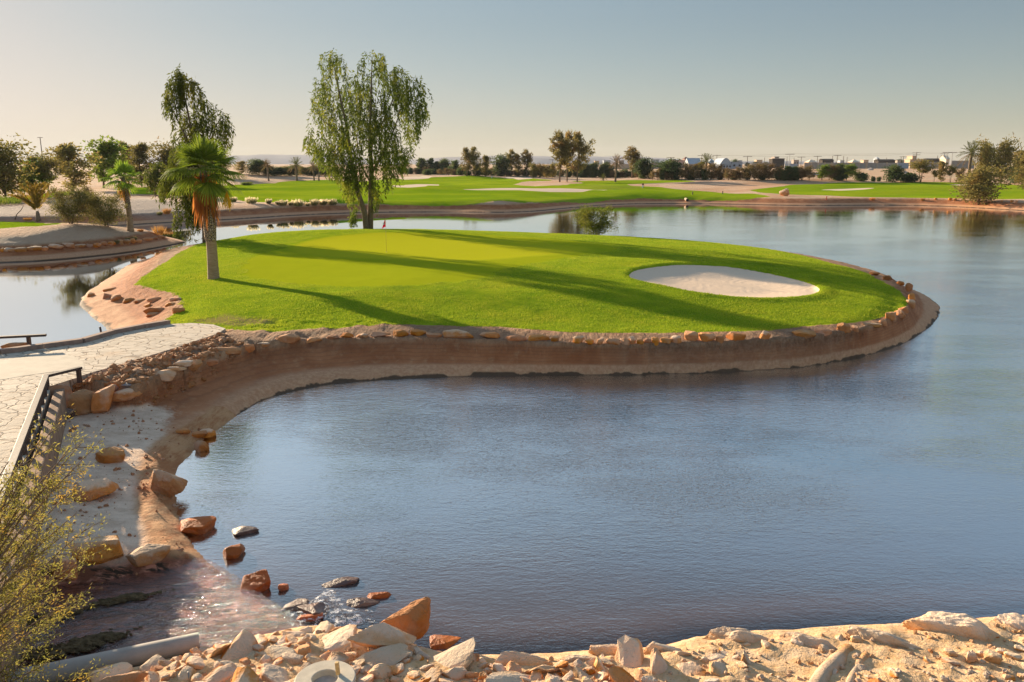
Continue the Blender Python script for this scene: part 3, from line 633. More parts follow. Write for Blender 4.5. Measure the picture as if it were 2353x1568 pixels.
for i, bx in enumerate(ROW):
    w_, h_ = bx[2] - bx[0], bx[3] - bx[1]; r_ = w_ / h_
    look = 'long low' if r_ > 3 else 'broad flat' if r_ > 2.2 else 'squat' if r_ > 1.4 else 'narrow upright' if r_ < 1.05 else 'blocky'
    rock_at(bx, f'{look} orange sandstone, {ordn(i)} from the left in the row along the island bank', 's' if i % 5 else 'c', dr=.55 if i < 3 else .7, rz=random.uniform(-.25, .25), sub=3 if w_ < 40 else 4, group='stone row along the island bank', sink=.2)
for bx, lb in [((2080, 645, 2096, 666), 'brown stone at the right shoulder of the island, lowest of the small ones'), ((2029, 627, 2049, 640), 'flat brown stone on the far right rim of the island'),
               ((1996, 618, 2020, 630), 'flat dark stone highest on the far right rim'), ((1962, 613, 1985, 621), 'thin stone silhouetted on the island rim above the bunker'), ((1876, 592, 1889, 599), 'tiny stone alone on the island skyline'),
               ((2060, 640, 2078, 652), 'rough brown stone between two others on the right shoulder'), ((2086, 668, 2102, 688), 'brown stone just above the end of the island stone row')]:
    rock_at((bx[0], bx[1] + 5, bx[2], bx[3] + 5), lb, 's', sub=3, zfix=1.12, group='small stones on the island rim')
PR = [(0, 1175, 40, 1220), (40, 1175, 142, 1222), (143, 1170, 247, 1222), (243, 1165, 387, 1217), (384, 1165, 447, 1210), (443, 1140, 582, 1202), (580, 1128, 682, 1187), (686, 1143, 792, 1182), (790, 1138, 852, 1178), (853, 1128, 932, 1180),
      (928, 1118, 992, 1164), (984, 1112, 1062, 1158), (1083, 1098, 1132, 1152), (1128, 1098, 1202, 1150), (1198, 1088, 1252, 1140), (1248, 1098, 1302, 1134), (1298, 1082, 1400, 1112), (1395, 1072, 1450, 1100), (1445, 1065, 1530, 1088)]
for i, (x0, y0, x1, y1) in enumerate(PR):
    bx = (x0 * .2503, 275.7 + y0 * .2503, x1 * .2503, 275.7 + y1 * .2503)
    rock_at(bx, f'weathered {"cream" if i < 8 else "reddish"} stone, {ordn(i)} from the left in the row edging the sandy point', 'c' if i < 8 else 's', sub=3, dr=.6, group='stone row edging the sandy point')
SL = [(535, 525, 620, 555), (530, 565, 602, 622), (590, 570, 682, 642), (700, 600, 782, 652), (790, 615, 882, 652), (905, 605, 1012, 642), (870, 650, 942, 692), (880, 700, 1072, 742), (895, 725, 992, 767), (1113, 678, 1197, 747), (1090, 600, 1162, 642), (400, 558, 442, 607), (950, 680, 1022, 722), (1040, 640, 1122, 682)]
SLN = ['uppermost thin ledge stone on the eroded red slope', 'blocky stone at the left of the eroded ledge', 'wide stone in the middle of the eroded ledge', 'overhanging block at the drop of the eroded ledge', 'flat slab behind the overhanging block', 'long slab highest in the stepped slabs',
       'short slab between two long ones on the stepped slope', 'longest slab low on the stepped slope', 'white edged slab at the corner of the stepped slope', 'pointed upright stone casting a shadow on the turf edge', 'pale tilted stone nearest the turf', 'pale stone standing by the channel water', 'small slab tucked beside the longest one', 'narrow slab under the pale tilted stone']
for (x0, y0, x1, y1), lb in zip(SL, SLN):
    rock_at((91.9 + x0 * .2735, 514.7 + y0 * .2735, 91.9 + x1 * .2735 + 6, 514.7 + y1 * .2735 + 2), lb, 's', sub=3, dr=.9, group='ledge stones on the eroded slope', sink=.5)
for i, (x, y, w_) in enumerate([(2324, 463, 9), (2334, 464, 10), (2183, 458, 9), (2194, 459, 8), (2215, 459, 7), (2302, 463, 6), (2150, 457, 6)]):
    rock_at((x - w_ / 2, y - w_ * .35, x + w_ / 2, y + w_ * .35), f'pinkish stone on the far right shore, {ordn(i)} of the few below the bushy tree', 's', sub=2, group='stones on the far right shore')
# ochre stump of rock on the far shore
rock_at((1791, 435, 1813, 452), 'jagged ochre rock stump standing on the far shore', 'c', sub=4, rough=.30, box=.2, tilt=(0, -.4), name='boulder', cat='boulder')
# pale ledges half buried along the foreground bank
OUT = [((1138, 1489, 1263, 1534), 'pale half buried ledge nearest the manhole'), ((1286, 1486, 1370, 1523), 'rounded pale ledge with a dark hollow beside it'), ((1350, 1484, 1462, 1506), 'thin pale ledge lying along the waterline'), ((1462, 1465, 1586, 1502), 'pale ledge with a peaked back in the middle of the bank'),
       ((1602, 1436, 1790, 1478), 'big grey white ledge, tallest on the foreground bank'), ((1790, 1446, 1932, 1492), 'grey white ledge right of the tallest one'), ((1932, 1444, 2115, 1482), 'long low ledge behind the buried concrete channel'), ((2086, 1420, 2304, 1464), 'broad cracked ledge on the right of the bank'), ((2266, 1419, 2400, 1446), 'ledge cut by the right edge of the picture')]
for bx, lb in OUT: rock_at(bx, lb, 'p', name='rock_ledge', cat='rock ledge', sub=5, dr=1.2, sink=.62, rough=.13, box=.6)
for bx, lb in [((2166, 1488, 2198, 1512), 'small white stone on the sand, leftmost of the white group'), ((2210, 1494, 2243, 1528), 'sharp white stone throwing a long shadow'), ((2242, 1494, 2260, 1510), 'little reddish white stone between two larger white ones'), ((2259, 1492, 2298, 1528), 'tallest white stone of the group on the sand'),
               ((2288, 1489, 2308, 1504), 'knobbly stone behind the tallest white one'), ((2308, 1497, 2345, 1516), 'flat white stone near the right edge'), ((2330, 1480, 2358, 1500), 'white stone highest at the right edge'), ((1097, 1541, 1119, 1571), 'single orange pebble standing upright on the bank')]:
    rock_at(bx, lb, 'p' if 'orange' not in lb else 's', sub=3, rough=.09)
# rubble of the foreground bank: placed on the ground, none touching the things above
RUB = poly([(215, 1575), (330, 1535), (470, 1482), (560, 1470), (660, 1452), (820, 1452), (900, 1500), (1000, 1515), (1300, 1535), (1500, 1530), (1500, 1640), (150, 1640)], .35)
RUB2 = poly([(1000, 1515), (1300, 1505), (1700, 1480), (2353, 1460), (2400, 1620), (1000, 1640)], .4)
taken = [(o.matrix_world.translation.x if False else o.location.x, o.location.y, max(o.data.vertices[0].co.length, .2)) for o in COL.objects if o.name.startswith(('boulder', 'stone', 'rock_ledge')) and o.type == 'MESH' and o.location.y < 15]
ring_c = hit(748, 1573)[:2]; taken.append((ring_c[0], ring_c[1], .55))
MESHES = []
for k in range(14):
    V, Fq = stone_shape(900 + k * 7, 3 if k < 12 else 4, .5 if k % 2 else .3, .08)
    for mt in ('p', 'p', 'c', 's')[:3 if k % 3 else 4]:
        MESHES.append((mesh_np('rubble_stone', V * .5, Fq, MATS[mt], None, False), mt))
def scatter(P_, n, smin, smax, label, group, tries=9000, flat=(.28, .6)):
    lo, hi = P_.min(0), P_.max(0); c = 0
    for _ in range(tries):
        x, y = rng.uniform(lo[0], hi[0]), rng.uniform(max(lo[1], 9.6), hi[1])
        if sdist(P_, np.array([x]), np.array([y]))[0] < 0: continue
        s = smin + (smax - smin) * rng.random() ** 2.2
        if any((x - a) ** 2 + (y - b) ** 2 < (.33 * s + .52 * r) ** 2 for a, b, r in taken): continue
        z = zat(x, y)
        if z < .05: continue
        taken.append((x, y, s * .5)); me, mt = MESHES[rng.integers(len(MESHES))]
        o = link('rubble_stone', me, None, (x, y, z - s * .03), (rng.normal(0, .35), rng.normal(0, .35), rng.uniform(0, 6.28)))
        o.scale = (s, s * rng.uniform(.55, .9), s * rng.uniform(*flat)); tag(o, label[mt == 's'], 'stone', group); c += 1
        if c >= n: break
    return c
n0 = scatter(cat(RUB[:9], poly([(1300, 1530), (1750, 1500), (1750, 1560), (1300, 1600), (900, 1640), (150, 1640)], .4)), 26, .5, 1.05, ('broad flat cream slab half buried in the rubble of the near bank', 'broad flat orange slab half buried in the rubble of the near bank'), 'broad slabs in the near bank', 6000, (.16, .34))
n1 = scatter(RUB, 165, .24, 1.0, ('pale angular rubble stone in the heap by the pipe and manhole',
     'orange angular rubble stone in the heap by the pipe and manhole'), 'rubble stones heaped on the near bank')
n2 = scatter(RUB2, 70, .07, .30, ('small pale stone lying on the sandy part of the near bank', 'small orange stone lying on the sandy part of the near bank'), 'small stones on the sandy near bank')
# gravel and crumbs nobody could count
gv, gf = [], []; off = 0; D2, F2 = ICO[2]
CR = poly([(150, 1640), (330, 1535), (470, 1484), (660, 1456), (820, 1456), (1000, 1515), (1500, 1500), (2353, 1440), (2450, 1640)], .35)
for _ in range(1300):
    x, y = rng.uniform(-6, 9), rng.uniform(9.6, 13.6)
    if sdist(CR, np.array([x]), np.array([y]))[0] < 0: continue
    s = rng.uniform(.012, .05); z = zat(x, y)
    if z < .04: continue
    V = D2[:42] if False else D2
    V = V * (s * rng.uniform(.5, 1.1, 3)) * (1 + .25 * rng.normal(0, 1, (len(D2), 1)).clip(-1, 1)) + (x, y, z + s * .2)
    gv.append(V); gf.append(F2 + off); off += len(V)
tag(link('gravel', mesh_np('gravel', np.concatenate(gv), np.concatenate(gf), M_PALE, None, False)), 'crumbs of pale gravel strewn over the near bank', 'gravel', kind='stuff')

SO = cat(poly([(118, 884), (176, 866), (190, 860), (300, 828), (400, 798), (500, 768), (560, 790), (500, 815), (440, 838), (340, 876), (210, 888)], 1.3)); gv, gf = [], []; off = 0
while len(gv) < 900:
    x, y = rng.uniform(SO[:, 0].min(), SO[:, 0].max()), rng.uniform(SO[:, 1].min(), SO[:, 1].max())
    if sdist(SO, np.array([x]), np.array([y]))[0] < 0: continue
    s = .03 + .13 * rng.random() ** 2.5; V = D2 * (s * rng.uniform(.6, 1.2, 3)) * (1, 1, .7) * (1 + .3 * rng.normal(0, 1, (len(D2), 1)).clip(-1, 1)) + (x, y, zat(x, y) + s * .1); gv.append(V); gf.append(F2 + off); off += len(V)
M_CLOD = rock_mat('red_soil_clods', (.60, .33, .18), (.52, .25, .12), (.42, .19, .08), topmix=.5)
tag(link('soil_clods', mesh_np('soil_clods', np.concatenate(gv), np.concatenate(gf), M_CLOD, None, False)), 'crumbled red soil between the stone path and the retaining stones', 'soil', kind='stuff')
AP = poly([(110, 965), (330, 930), (420, 900), (480, 985), (400, 1075), (395, 1160), (430, 1250), (380, 1300), (130, 1335), (40, 1250)], .45); gv, gf = [], []; off = 0
while len(gv) < 420:
    x, y = rng.uniform(AP[:, 0].min(), AP[:, 0].max()), rng.uniform(AP[:, 1].min(), AP[:, 1].max())
    if sdist(AP, np.array([x]), np.array([y]))[0] < 0 or vnoise(np.array([x * 1.1]), np.array([y * 1.1]), 12)[0] < rng.random() * .9: continue
    s = .010 + .05 * rng.random() ** 4; V = D2 * (s * rng.uniform(.6, 1.3, 3)) * (1 + .3 * rng.normal(0, 1, (len(D2), 1)).clip(-1, 1)) + (x, y, zat(x, y) + s * .2); gv.append(V); gf.append(F2 + off); off += len(V)
tag(link('gravel', mesh_np('gravel', np.concatenate(gv), np.concatenate(gf), M_CLOD, None, False)), 'loose brown grit scattered over the silted apron', 'gravel', kind='stuff')
# ------------------------------------------------------------------ simple solids
class MB:
    def __init__(s): s.V = []; s.F = []
    def add(s, V, F_):
        b_ = len(s.V); s.V += [tuple(map(float, v)) for v in V]; s.F += [tuple(b_ + i for i in f) for f in F_]; return s
    def beam(s, a, b, w, h, up=(0, 0, 1)):   # box from a to b, w wide, h high
        a, b = Vector(a), Vector(b); d = (b - a).normalized(); u = Vector(up)
        r = d.cross(u).normalized(); u = r.cross(d).normalized(); q = []
        for p in (a, b):
            for i, j in ((-1, -1), (1, -1), (1, 1), (-1, 1)): q.append(p + r * (w / 2 * i) + u * (h / 2 * j))
        return s.add(q, [(0, 1, 2, 3), (7, 6, 5, 4), (0, 4, 5, 1), (1, 5, 6, 2), (2, 6, 7, 3), (3, 7, 4, 0)])
    def box(s, c, d, rz=0):
        c = Vector(c); m = Matrix.Rotation(rz, 3, 'Z'); q = [c + m @ Vector((d[0] / 2 * i, d[1] / 2 * j, d[2] / 2 * k)) for k in (-1, 1) for i, j in ((-1, -1), (1, -1), (1, 1), (-1, 1))]
        return s.add(q, [(3, 2, 1, 0), (4, 5, 6, 7), (0, 1, 5, 4), (1, 2, 6, 5), (2, 3, 7, 6), (3, 0, 4, 7)])
    def tube(s, pts, rads, n=8, cap=True):
        pts = [Vector(p) for p in pts]; ring = []
        for i, p in enumerate(pts):
            d = (pts[min(i + 1, len(pts) - 1)] - pts[max(i - 1, 0)]).normalized()
            x = d.cross(Vector((0.13, 1, .07))).normalized() if abs(d.y) < .95 else d.cross(Vector((1, 0, 0))).normalized(); y = d.cross(x)
            r = rads[i] if hasattr(rads, '__len__') else rads
            ring += [p + x * (r * math.cos(6.2832 * k / n)) + y * (r * math.sin(6.2832 * k / n)) for k in range(n)]
        F_ = [(i * n + k, i * n + (k + 1) % n, (i + 1) * n + (k + 1) % n, (i + 1) * n + k) for i in range(len(pts) - 1) for k in range(n)]
        if cap: F_ += [tuple(range(n))[::-1], tuple((len(pts) - 1) * n + k for k in range(n))]
        return s.add(ring, F_)
    def build(s, name, mat, parent=None, smooth_=False, bevel=0, loc=None):
        me = bpy.data.meshes.new(name); me.from_pydata(s.V, [], s.F); me.materials.append(mat)
        bm = bmesh.new(); bm.from_mesh(me); bmesh.ops.recalc_face_normals(bm, faces=bm.faces); bm.to_mesh(me); bm.free()
        if smooth_: me.polygons.foreach_set('use_smooth', [True] * len(me.polygons))
        o = link(name, me, parent, loc)
        if bevel:
            m = o.modifiers.new('bevel', 'BEVEL'); m.width = bevel; m.segments = 2; m.limit_method = 'ANGLE'
        return o
def plain(name, col, rough=.8, spec=.3, var=.25, scale=6, bump=.01, metal=0):
    t = NT(name); P = t.pos(); n1 = t.noise(P, scale, 4, .6); n2 = t.noise(P, scale * 6, 3, .6); col = np.array(col)
    c = t.mix(t.ss(n1, .25, .75), tuple(col * (1 - var)), tuple(np.minimum(col * (1 + var), .9)))
    c = t.mix(t.math('MULTIPLY', t.ss(n2, .55, .8), .3), c, tuple(col * .6))
    return t.done(t.bsdf(c, rough, t.bump(t.math('ADD', n1, t.math('MULTIPLY', n2, .3)), .5, bump), spec, Metallic=metal))
M_RAIL = plain('weathered_dark_timber', (.060, .040, .032), .6, .4, .3, 9, .006)
M_RAILTOP = M_RAIL
M_KERB = plain('brown_concrete', (.30, .20, .155), .9, .2, .2, 5, .01)
M_PIPE = plain('grey_plastic_pipe', (.34, .30, .255), .55, .4, .12, 3, .003)
M_CONC = plain('pale_concrete', (.56, .49, .38), .9, .2, .12, 8, .006)
M_WOOD = plain('raw_timber', (.60, .40, .17), .7, .3, .2, 20, .004)

# ------------------------------------------------------------------ stone path, its kerb, the bridge edge and the two low rails
fl = NT('flagstones'); P = fl.pos(); Pd = fl.n('ShaderNodeVectorMath'); Pd.operation = 'ADD'; fl.put(Pd.inputs[0], P)
wv_ = fl.n('ShaderNodeVectorMath'); wv_.operation = 'SCALE'; fl.put(wv_.inputs[0], fl.noise(P, 1.6, 3, .5, 0, 1)); wv_.inputs['Scale'].default_value = .55; fl.put(Pd.inputs[1], wv_.outputs[0])
Pf = fl.vmap(Pd.outputs[0], (1, 1.25, 0)); jd = fl.voro(Pf, 1.95, 'DISTANCE_TO_EDGE'); cellc = fl.voro(Pf, 1.95, 'F1', 'Color')
tone = fl.sep(cellc)[0]; n1 = fl.noise(P, 7, 5, .65)
stc = fl.mix(tone, (.42, .35, .265), (.56, .475, .37)); stc = fl.mix(fl.ss(n1, .35, .75), stc, (.50, .42, .325))
joint = fl.ss(fl.math('ADD', jd, fl.math('MULTIPLY', fl.math('SUBTRACT', n1, .5), .03)), .012, .045)
stc = fl.mix(joint, (.24, .175, .12), stc)
dirtp = fl.ss(fl.noise(P, .7, 4, .6), .52, .75); stc = fl.mix(fl.math('MULTIPLY', dirtp, .55), stc, (.50, .34, .21))
M_FLAG = fl.done(fl.bsdf(stc, .85, fl.bump(fl.math('ADD', fl.math('MULTIPLY', joint, .03), fl.math('MULTIPLY', n1, .02)), .9, 1.0), .3))
M_SLAB = plain('brushed_concrete', (.50, .43, .33), .85, .25, .10, 2.5, .004)
M_WALL = plain('rough_wall_plaster', (.30, .19, .125), .95, .2, .35, 4, .03)
def slab(name, P_, zf, depth, mat, kind='structure'):
    bm = bmesh.new(); n = len(P_)
    t_ = [bm.verts.new((x, y, zf(x, y))) for x, y in P_]; b_ = [bm.verts.new((x, y, zf(x, y) - depth)) for x, y in P_]
    f = bm.faces.new(t_); bm.faces.new(b_[::-1])
    for i in range(n): bm.faces.new((t_[i], b_[i], b_[(i + 1) % n], t_[(i + 1) % n]))
    bmesh.ops.recalc_face_normals(bm, faces=bm.faces); bmesh.ops.triangulate(bm, faces=bm.faces)
    me = bpy.data.meshes.new(name); bm.to_mesh(me); bm.free(); me.materials.append(mat)
    return tag(link(name, me), kind=kind)
slab('stone_path', PATH, pathz, 1.6, M_FLAG)
STRIP = poly([(-120, 842), (0, 828), (130, 811), (168, 818), (192, 833), (194, 846), (184, 853), (140, 852), (60, 863), (0, 873), (-120, 890)], ZP)
slab('concrete_pavement', STRIP, lambda x, y: pathz(x, y) + .005, .02, M_SLAB)
kb = MB(); KL = [onz(x, y, ZP) for x, y in [(-120, 828), (0, 813), (100, 799), (190, 787), (262, 766), (330, 752), (388, 741)]]
for i in range(len(KL) - 1):
    a, b_ = KL[i], KL[i + 1]; L = np.hypot(*(b_ - a)); m = max(1, int(L / 1.1))
    for k in range(m):
        p, q_2 = a + (b_ - a) * (k / m), a + (b_ - a) * ((k + .985) / m)
        kb.beam((*p, pathz(*p) + .04), (*q_2, pathz(*q_2) + .04), .26, .22)
tag(kb.build('kerb', M_KERB, bevel=.012), kind='structure')
# bridge edge: wall under the rail on the pond side
R0, R1, R2 = onz(186, 845, ZP + .36), onz(106, 864, ZP + .36), onz(-6, 1154, ZP + .36); R3 = R2 + (R2 - R1) * .9
d12 = (R2 - R1) / np.hypot(*(R2 - R1)); nrm2 = np.array([-d12[1], d12[0]]); nrm2 = nrm2 if nrm2[0] > 0 else -nrm2
e0 = R1 + nrm2 * .30 - d12 * .1; e1 = R3 + nrm2 * .30
wl3 = MB(); wl3.beam((*e0, .62), (*e1, .62), .26, 1.46); ow = wl3.build('bridge_wall', M_WALL, bevel=.03); tag(ow, 'rough brown wall of the footbridge below the dark rail', 'wall')
def railing(name, pts, zt, posts, label):
    e = empty(name, (*pts[0], zt - .38), 0, label, 'railing'); o3 = np.array([*pts[0], zt - .38])
    top = MB()
    for a, b_ in zip(pts[:-1], pts[1:]): top.beam(np.array([*a, zt]) - o3, np.array([*b_, zt]) - o3, .15, .075)
    top.build('rail', M_RAIL, e, bevel=.008)
    for p in posts: MB().beam(np.array([*p, zt - .42]) - o3, np.array([*p, zt - .03]) - o3, .13, .09, (1, 0, 0)).build('post', M_RAIL, e)
    return e
L12 = np.hypot(*(R3 - R1)); posts = [R0 + (R1 - R0) * .08, *[R1 + d12 * t for t in np.arange(.12, L12, .82)]]
railing('timber_railing', [R0, R1, R3], ZP + .36, posts, 'low dark timber railing with a bend, along the near side of the footbridge')
Q0, Q1 = onz(106, 770, ZP + .40), onz(-60, 778, ZP + .40); dq = (Q1 - Q0) / np.hypot(*(Q1 - Q0))
railing('timber_railing', [Q0, Q1], ZP + .40, [Q0 + dq * .55, Q0 + dq * 3.3], 'short straight timber railing on the far kerb of the footbridge')
rock_at((8, 791, 68, 805), 'flat tan slab behind the far railing, by the kerb', 's', zfix=1.28, sub=3); rock_at((203, 770, 246, 784), 'flat tan slab sticking out past the far kerb', 's', zfix=1.2, sub=3)
sp_ = np.array([*onz(236, 770, .5), .0]); tag(MB().tube([sp_ + (0, 0, -.3), sp_ + (-.03, 0, .4), sp_ + (-.08, 0, .85)], .045, 6).build('wooden_stake', M_RAIL, None, True), 'thin brown stake standing in the channel behind the kerb', 'stake')

# ------------------------------------------------------------------ stream: thin water running over the stained apron, with foam where it drops
sx = np.arange(-9.5, -2.2, .035); sy = np.arange(10.6, 16.6, .035); SX, SY = np.meshgrid(sx, sy)
dw = sdist(STREAM, SX, SY); bed0 = .035 + .05 * sstep(-3.2, -7, SX)
ca, sa_ = math.cos(-.35), math.sin(-.35); U_ = SX * ca - SY * sa_; V_ = SX * sa_ + SY * ca
rip = .85 * fbm(U_ * 1.6 + fbm(SX, SY, 4, 3) * 2, V_ * 6, 71, 4) * .055 + fbm(SX * 9, SY * 9, 72, 3) * .016 * (.5 + sstep(-6, -3.6, SX)) + fbm(SX * .9, SY * 1.2, 74, 3) * .05
SZ = bed0 + .030 + rip * .9; SZ = SZ * sstep(-2.9, -3.9, SX - (SY - 13.4) * .3) + .012
ok = (dw > -.12); qok = ok[:-1, :-1] & ok[:-1, 1:] & ok[1:, 1:] & ok[1:, :-1]
si = np.arange(SX.size).reshape(SX.shape); SQ = np.stack([si[:-1, :-1], si[:-1, 1:], si[1:, 1:], si[1:, :-1]], -1)[qok]
u, inv = np.unique(SQ, return_inverse=True); SV = np.stack([SX, SY, SZ], -1).reshape(-1, 3)[u]
st = NT('stream_water'); P = st.pos(); nb_ = st.noise(st.vmap(P, (1, 2.2, 1), (0, 0, .35)), 13, 4, .7)
lw2 = st.n('ShaderNodeLayerWeight'); lw2.inputs[0].default_value = .5; bn = st.bump(st.math('MULTIPLY', nb_, .055), 1.0, 1.0); st.put(lw2.inputs['Normal'], bn)
gl2 = st.n('ShaderNodeBsdfGlossy'); gl2.inputs['Roughness'].default_value = .05; gl2.inputs[0].default_value = (.75, .75, .78, 1); st.put(gl2.inputs['Normal'], bn)
tr2 = st.n('ShaderNodeBsdfTransparent'); tr2.inputs[0].default_value = (.90, .74, .66, 1)
foamn = st.ss(st.math('MULTIPLY', st.noise(st.vmap(P, (1, 2.6, 1), (0, 0, .35)), 34, 4, .8), st.ss(st.sepv(P)[0], -5.6, -3.2)), .43, .60); df2 = st.n('ShaderNodeBsdfDiffuse'); df2.inputs[0].default_value = (.72, .66, .62, 1)
m1 = st.n('ShaderNodeMixShader'); st.put(m1.inputs[0], st.lin(lw2.outputs['Facing'], .32, .80, .03, .95)); st.t.links.new(tr2.outputs[0], m1.inputs[1]); st.t.links.new(gl2.outputs[0], m1.inputs[2])
m2 = st.n('ShaderNodeMixShader'); st.put(m2.inputs[0], st.math('MULTIPLY', foamn, .45)); st.t.links.new(m1.outputs[0], m2.inputs[1]); st.t.links.new(df2.outputs[0], m2.inputs[2])
M_STREAM = st.done(m2.outputs[0])
tag(link('stream', mesh_np('stream', SV, inv.reshape(-1, 4), M_STREAM, None, True)), kind='structure')
# foam: heaped froth below the drop
FO = poly([(640, 1440), (640, 1405), (680, 1392), (720, 1365), (742, 1345), (775, 1352), (800, 1390), (858, 1408), (860, 1436), (800, 1440), (740, 1440), (690, 1452)], .05)
fx = np.arange(FO[:, 0].min() - .2, FO[:, 0].max() + .2, .02); fy = np.arange(FO[:, 1].min() - .2, FO[:, 1].max() + .2, .02); FX, FY = np.meshgrid(fx, fy)
dfo = sdist(FO, FX, FY) + fbm(FX * 4, FY * 4, 81, 3) * .5
lump = np.abs(fbm(FX * 9, FY * 9, 82, 4)) * .6 + .5 * np.abs(fbm(FX * 30, FY * 30, 83, 3))
FZ = .0 + .055 * sstep(-.05, .25, dfo) + .08 * lump * sstep(0, .3, dfo)
hole = fbm(FX * 5, FY * 9, 86, 4) + sstep(.0, .45, dfo) * .6
okf = (dfo > 0) & (hole > .02); qf = okf[:-1, :-1] & okf[:-1, 1:] & okf[1:, 1:] & okf[1:, :-1]
fi = np.arange(FX.size).reshape(FX.shape); FQ = np.stack([fi[:-1, :-1], fi[:-1, 1:], fi[1:, 1:], fi[1:, :-1]], -1)[qf]; u, inv = np.unique(FQ, return_inverse=True)
fm = NT('froth'); Pq = fm.pos(); fb0 = fm.bsdf((.84, .82, .80), .9, None, .05); ftr = fm.n('ShaderNodeBsdfTransparent'); fmx = fm.n('ShaderNodeMixShader')
fa = fm.math('ADD', fm.math('MULTIPLY', fm.noise(Pq, 9, 5, .7), .6), fm.math('MULTIPLY', fm.noise(Pq, 48, 4, .75), .4)); fm.put(fmx.inputs[0], fm.ss(fa, .48, .60)); fm.t.links.new(ftr.outputs[0], fmx.inputs[1]); fm.t.links.new(fb0, fmx.inputs[2]); M_FOAM = fm.done(fmx.outputs[0])
tag(link('foam', mesh_np('foam', np.stack([FX, FY, FZ], -1).reshape(-1, 3)[u], inv.reshape(-1, 4), M_FOAM, None, True)), 'white foam churning where the stream drops into the lake', 'foam', kind='stuff')
# dark algae mats caught in the stream
M_ALGAE = plain('dark_algae', (.11, .075, .035), .9, .2, .5, 12, .05)
am = [((150, 1500, 1, .8), 'dark algae mat beside the pipe, left of the two long ones'), ((215, 1478, .9, .6), 'dark algae mat with an ochre crust, nearest the pipe'), ((110, 1425, .9, .45), 'algae mat half hidden by the bush'), ((285, 1383, .8, .4), 'ochre tinged algae mat in midstream')]
for (x, y, lx, ly), lb in am:                 # each mat is a drift of small sodden lumps
    p = hit(x, y); V_, F_ = [], []; off = 0
    for k in range(150):
        u = rng.normal(0, .42, 2); s = rng.uniform(.02, .075) * (1.2 - min(1, np.hypot(*u))) + .008
        V = D2 * (s * rng.uniform(.7, 2.2), s * rng.uniform(.5, 1.0), s * .5) * (1 + .35 * rng.normal(0, 1, (len(D2), 1)).clip(-1, 1)) + (u[0] * lx * .75 + u[1] * .05, u[1] * ly * .35 + u[0] * lx * .28 + .04 * math.sin(u[0] * 9), s * .1); V_.append(V); F_.append(F2 + off); off += len(V)
    tag(link('algae_mat', mesh_np('algae_mat', np.concatenate(V_), np.concatenate(F_), M_ALGAE, None, False), None, (p[0], p[1], p[2] + .055)), lb, 'algae', kind='stuff')

# ------------------------------------------------------------------ pipe, manhole, buried concrete channel
pa, pb = np.array([*onz(458, 1479, .24), .26]), np.array([*onz(20, 1568, .30), .30]); pd = (pb - pa); pc = pa + pd * 1.6
pe = empty('drain_pipe', tuple(pa), 0, 'grey plastic drain pipe lying along the edge of the stream', 'pipe')
MB().tube([(0, 0, 0), *[tuple(pd * t) for t in (.5, 1, 1.6)]], .155, 28, False).build('pipe_wall', M_PIPE, pe, True)
MB().tube([tuple(pd * .004), tuple(pd * .5)], .135, 24, False).build('pipe_bore', plain('dark_bore', (.02, .018, .016)), pe, True)
def lathe(prof, n=48):
    m = MB(); V = [(r * math.cos(6.28319 * k / n), r * math.sin(6.28319 * k / n), z) for r, z in prof for k in range(n)]; L = len(prof)
    return m.add(V, [(i * n + k, i * n + (k + 1) % n, (i + 1) % L * n + (k + 1) % n, (i + 1) % L * n + k) for i in range(L) for k in range(n)])
zr = zat(*ring_c) + .02
mh = empty('manhole', (ring_c[0], ring_c[1], zr), 0, 'round concrete manhole collar set in the rubble', 'manhole')
lathe([(.41, -.2), (.41, .075), (.395, .09), (.185, .09), (.175, .08), (.165, -.2)]).build('collar', M_CONC, mh)
lathe([(.17, -.03), (.17, 0), (.001, 0), (.001, -.03)]).build('lid', plain('grey_lid', (.42, .38, .34)), mh)
pg = onz(777, 1549, zr + .09); tag(MB().beam((*pg, zr + .09), (pg[0] - .01, pg[1], zr + .27), .05, .05, (1, 0, 0)).build('wooden_peg', M_WOOD, bevel=.004), 'short square wooden peg standing on the manhole collar', 'peg')
rd = onz(437, 1575, .45); tag(MB().tube([(*rd, .3), (rd[0] - .01, rd[1], .66)], .012, 8).build('steel_rod', plain('steel', (.25, .22, .2), .4, .5, .1, 9, .001, .8), None, True), 'thin steel rod sticking up from the rubble at the bottom edge', 'rod')
ch = empty('concrete_channel', (*onz(1920, 1560, .5), zat(*onz(1920, 1560, .5))), 0, 'half buried concrete channel with two rounded edges in the sandy bank', 'channel'); o3 = np.array(ch.location)
for nm, pts, r0 in [('channel_edge', [(1950, 1488), (1925, 1515), (1895, 1545), (1870, 1585)], .13), ('channel_edge', [(1992, 1498), (1975, 1520), (1960, 1548), (1945, 1585)], .07)]:
    L = [hit(x, y) + (0, 0, -.05) for x, y in pts]; m = MB().tube([p - o3 for p in L], [r0 * .8, r0, r0, r0], 14); m.build(nm, M_PALE, ch, True)

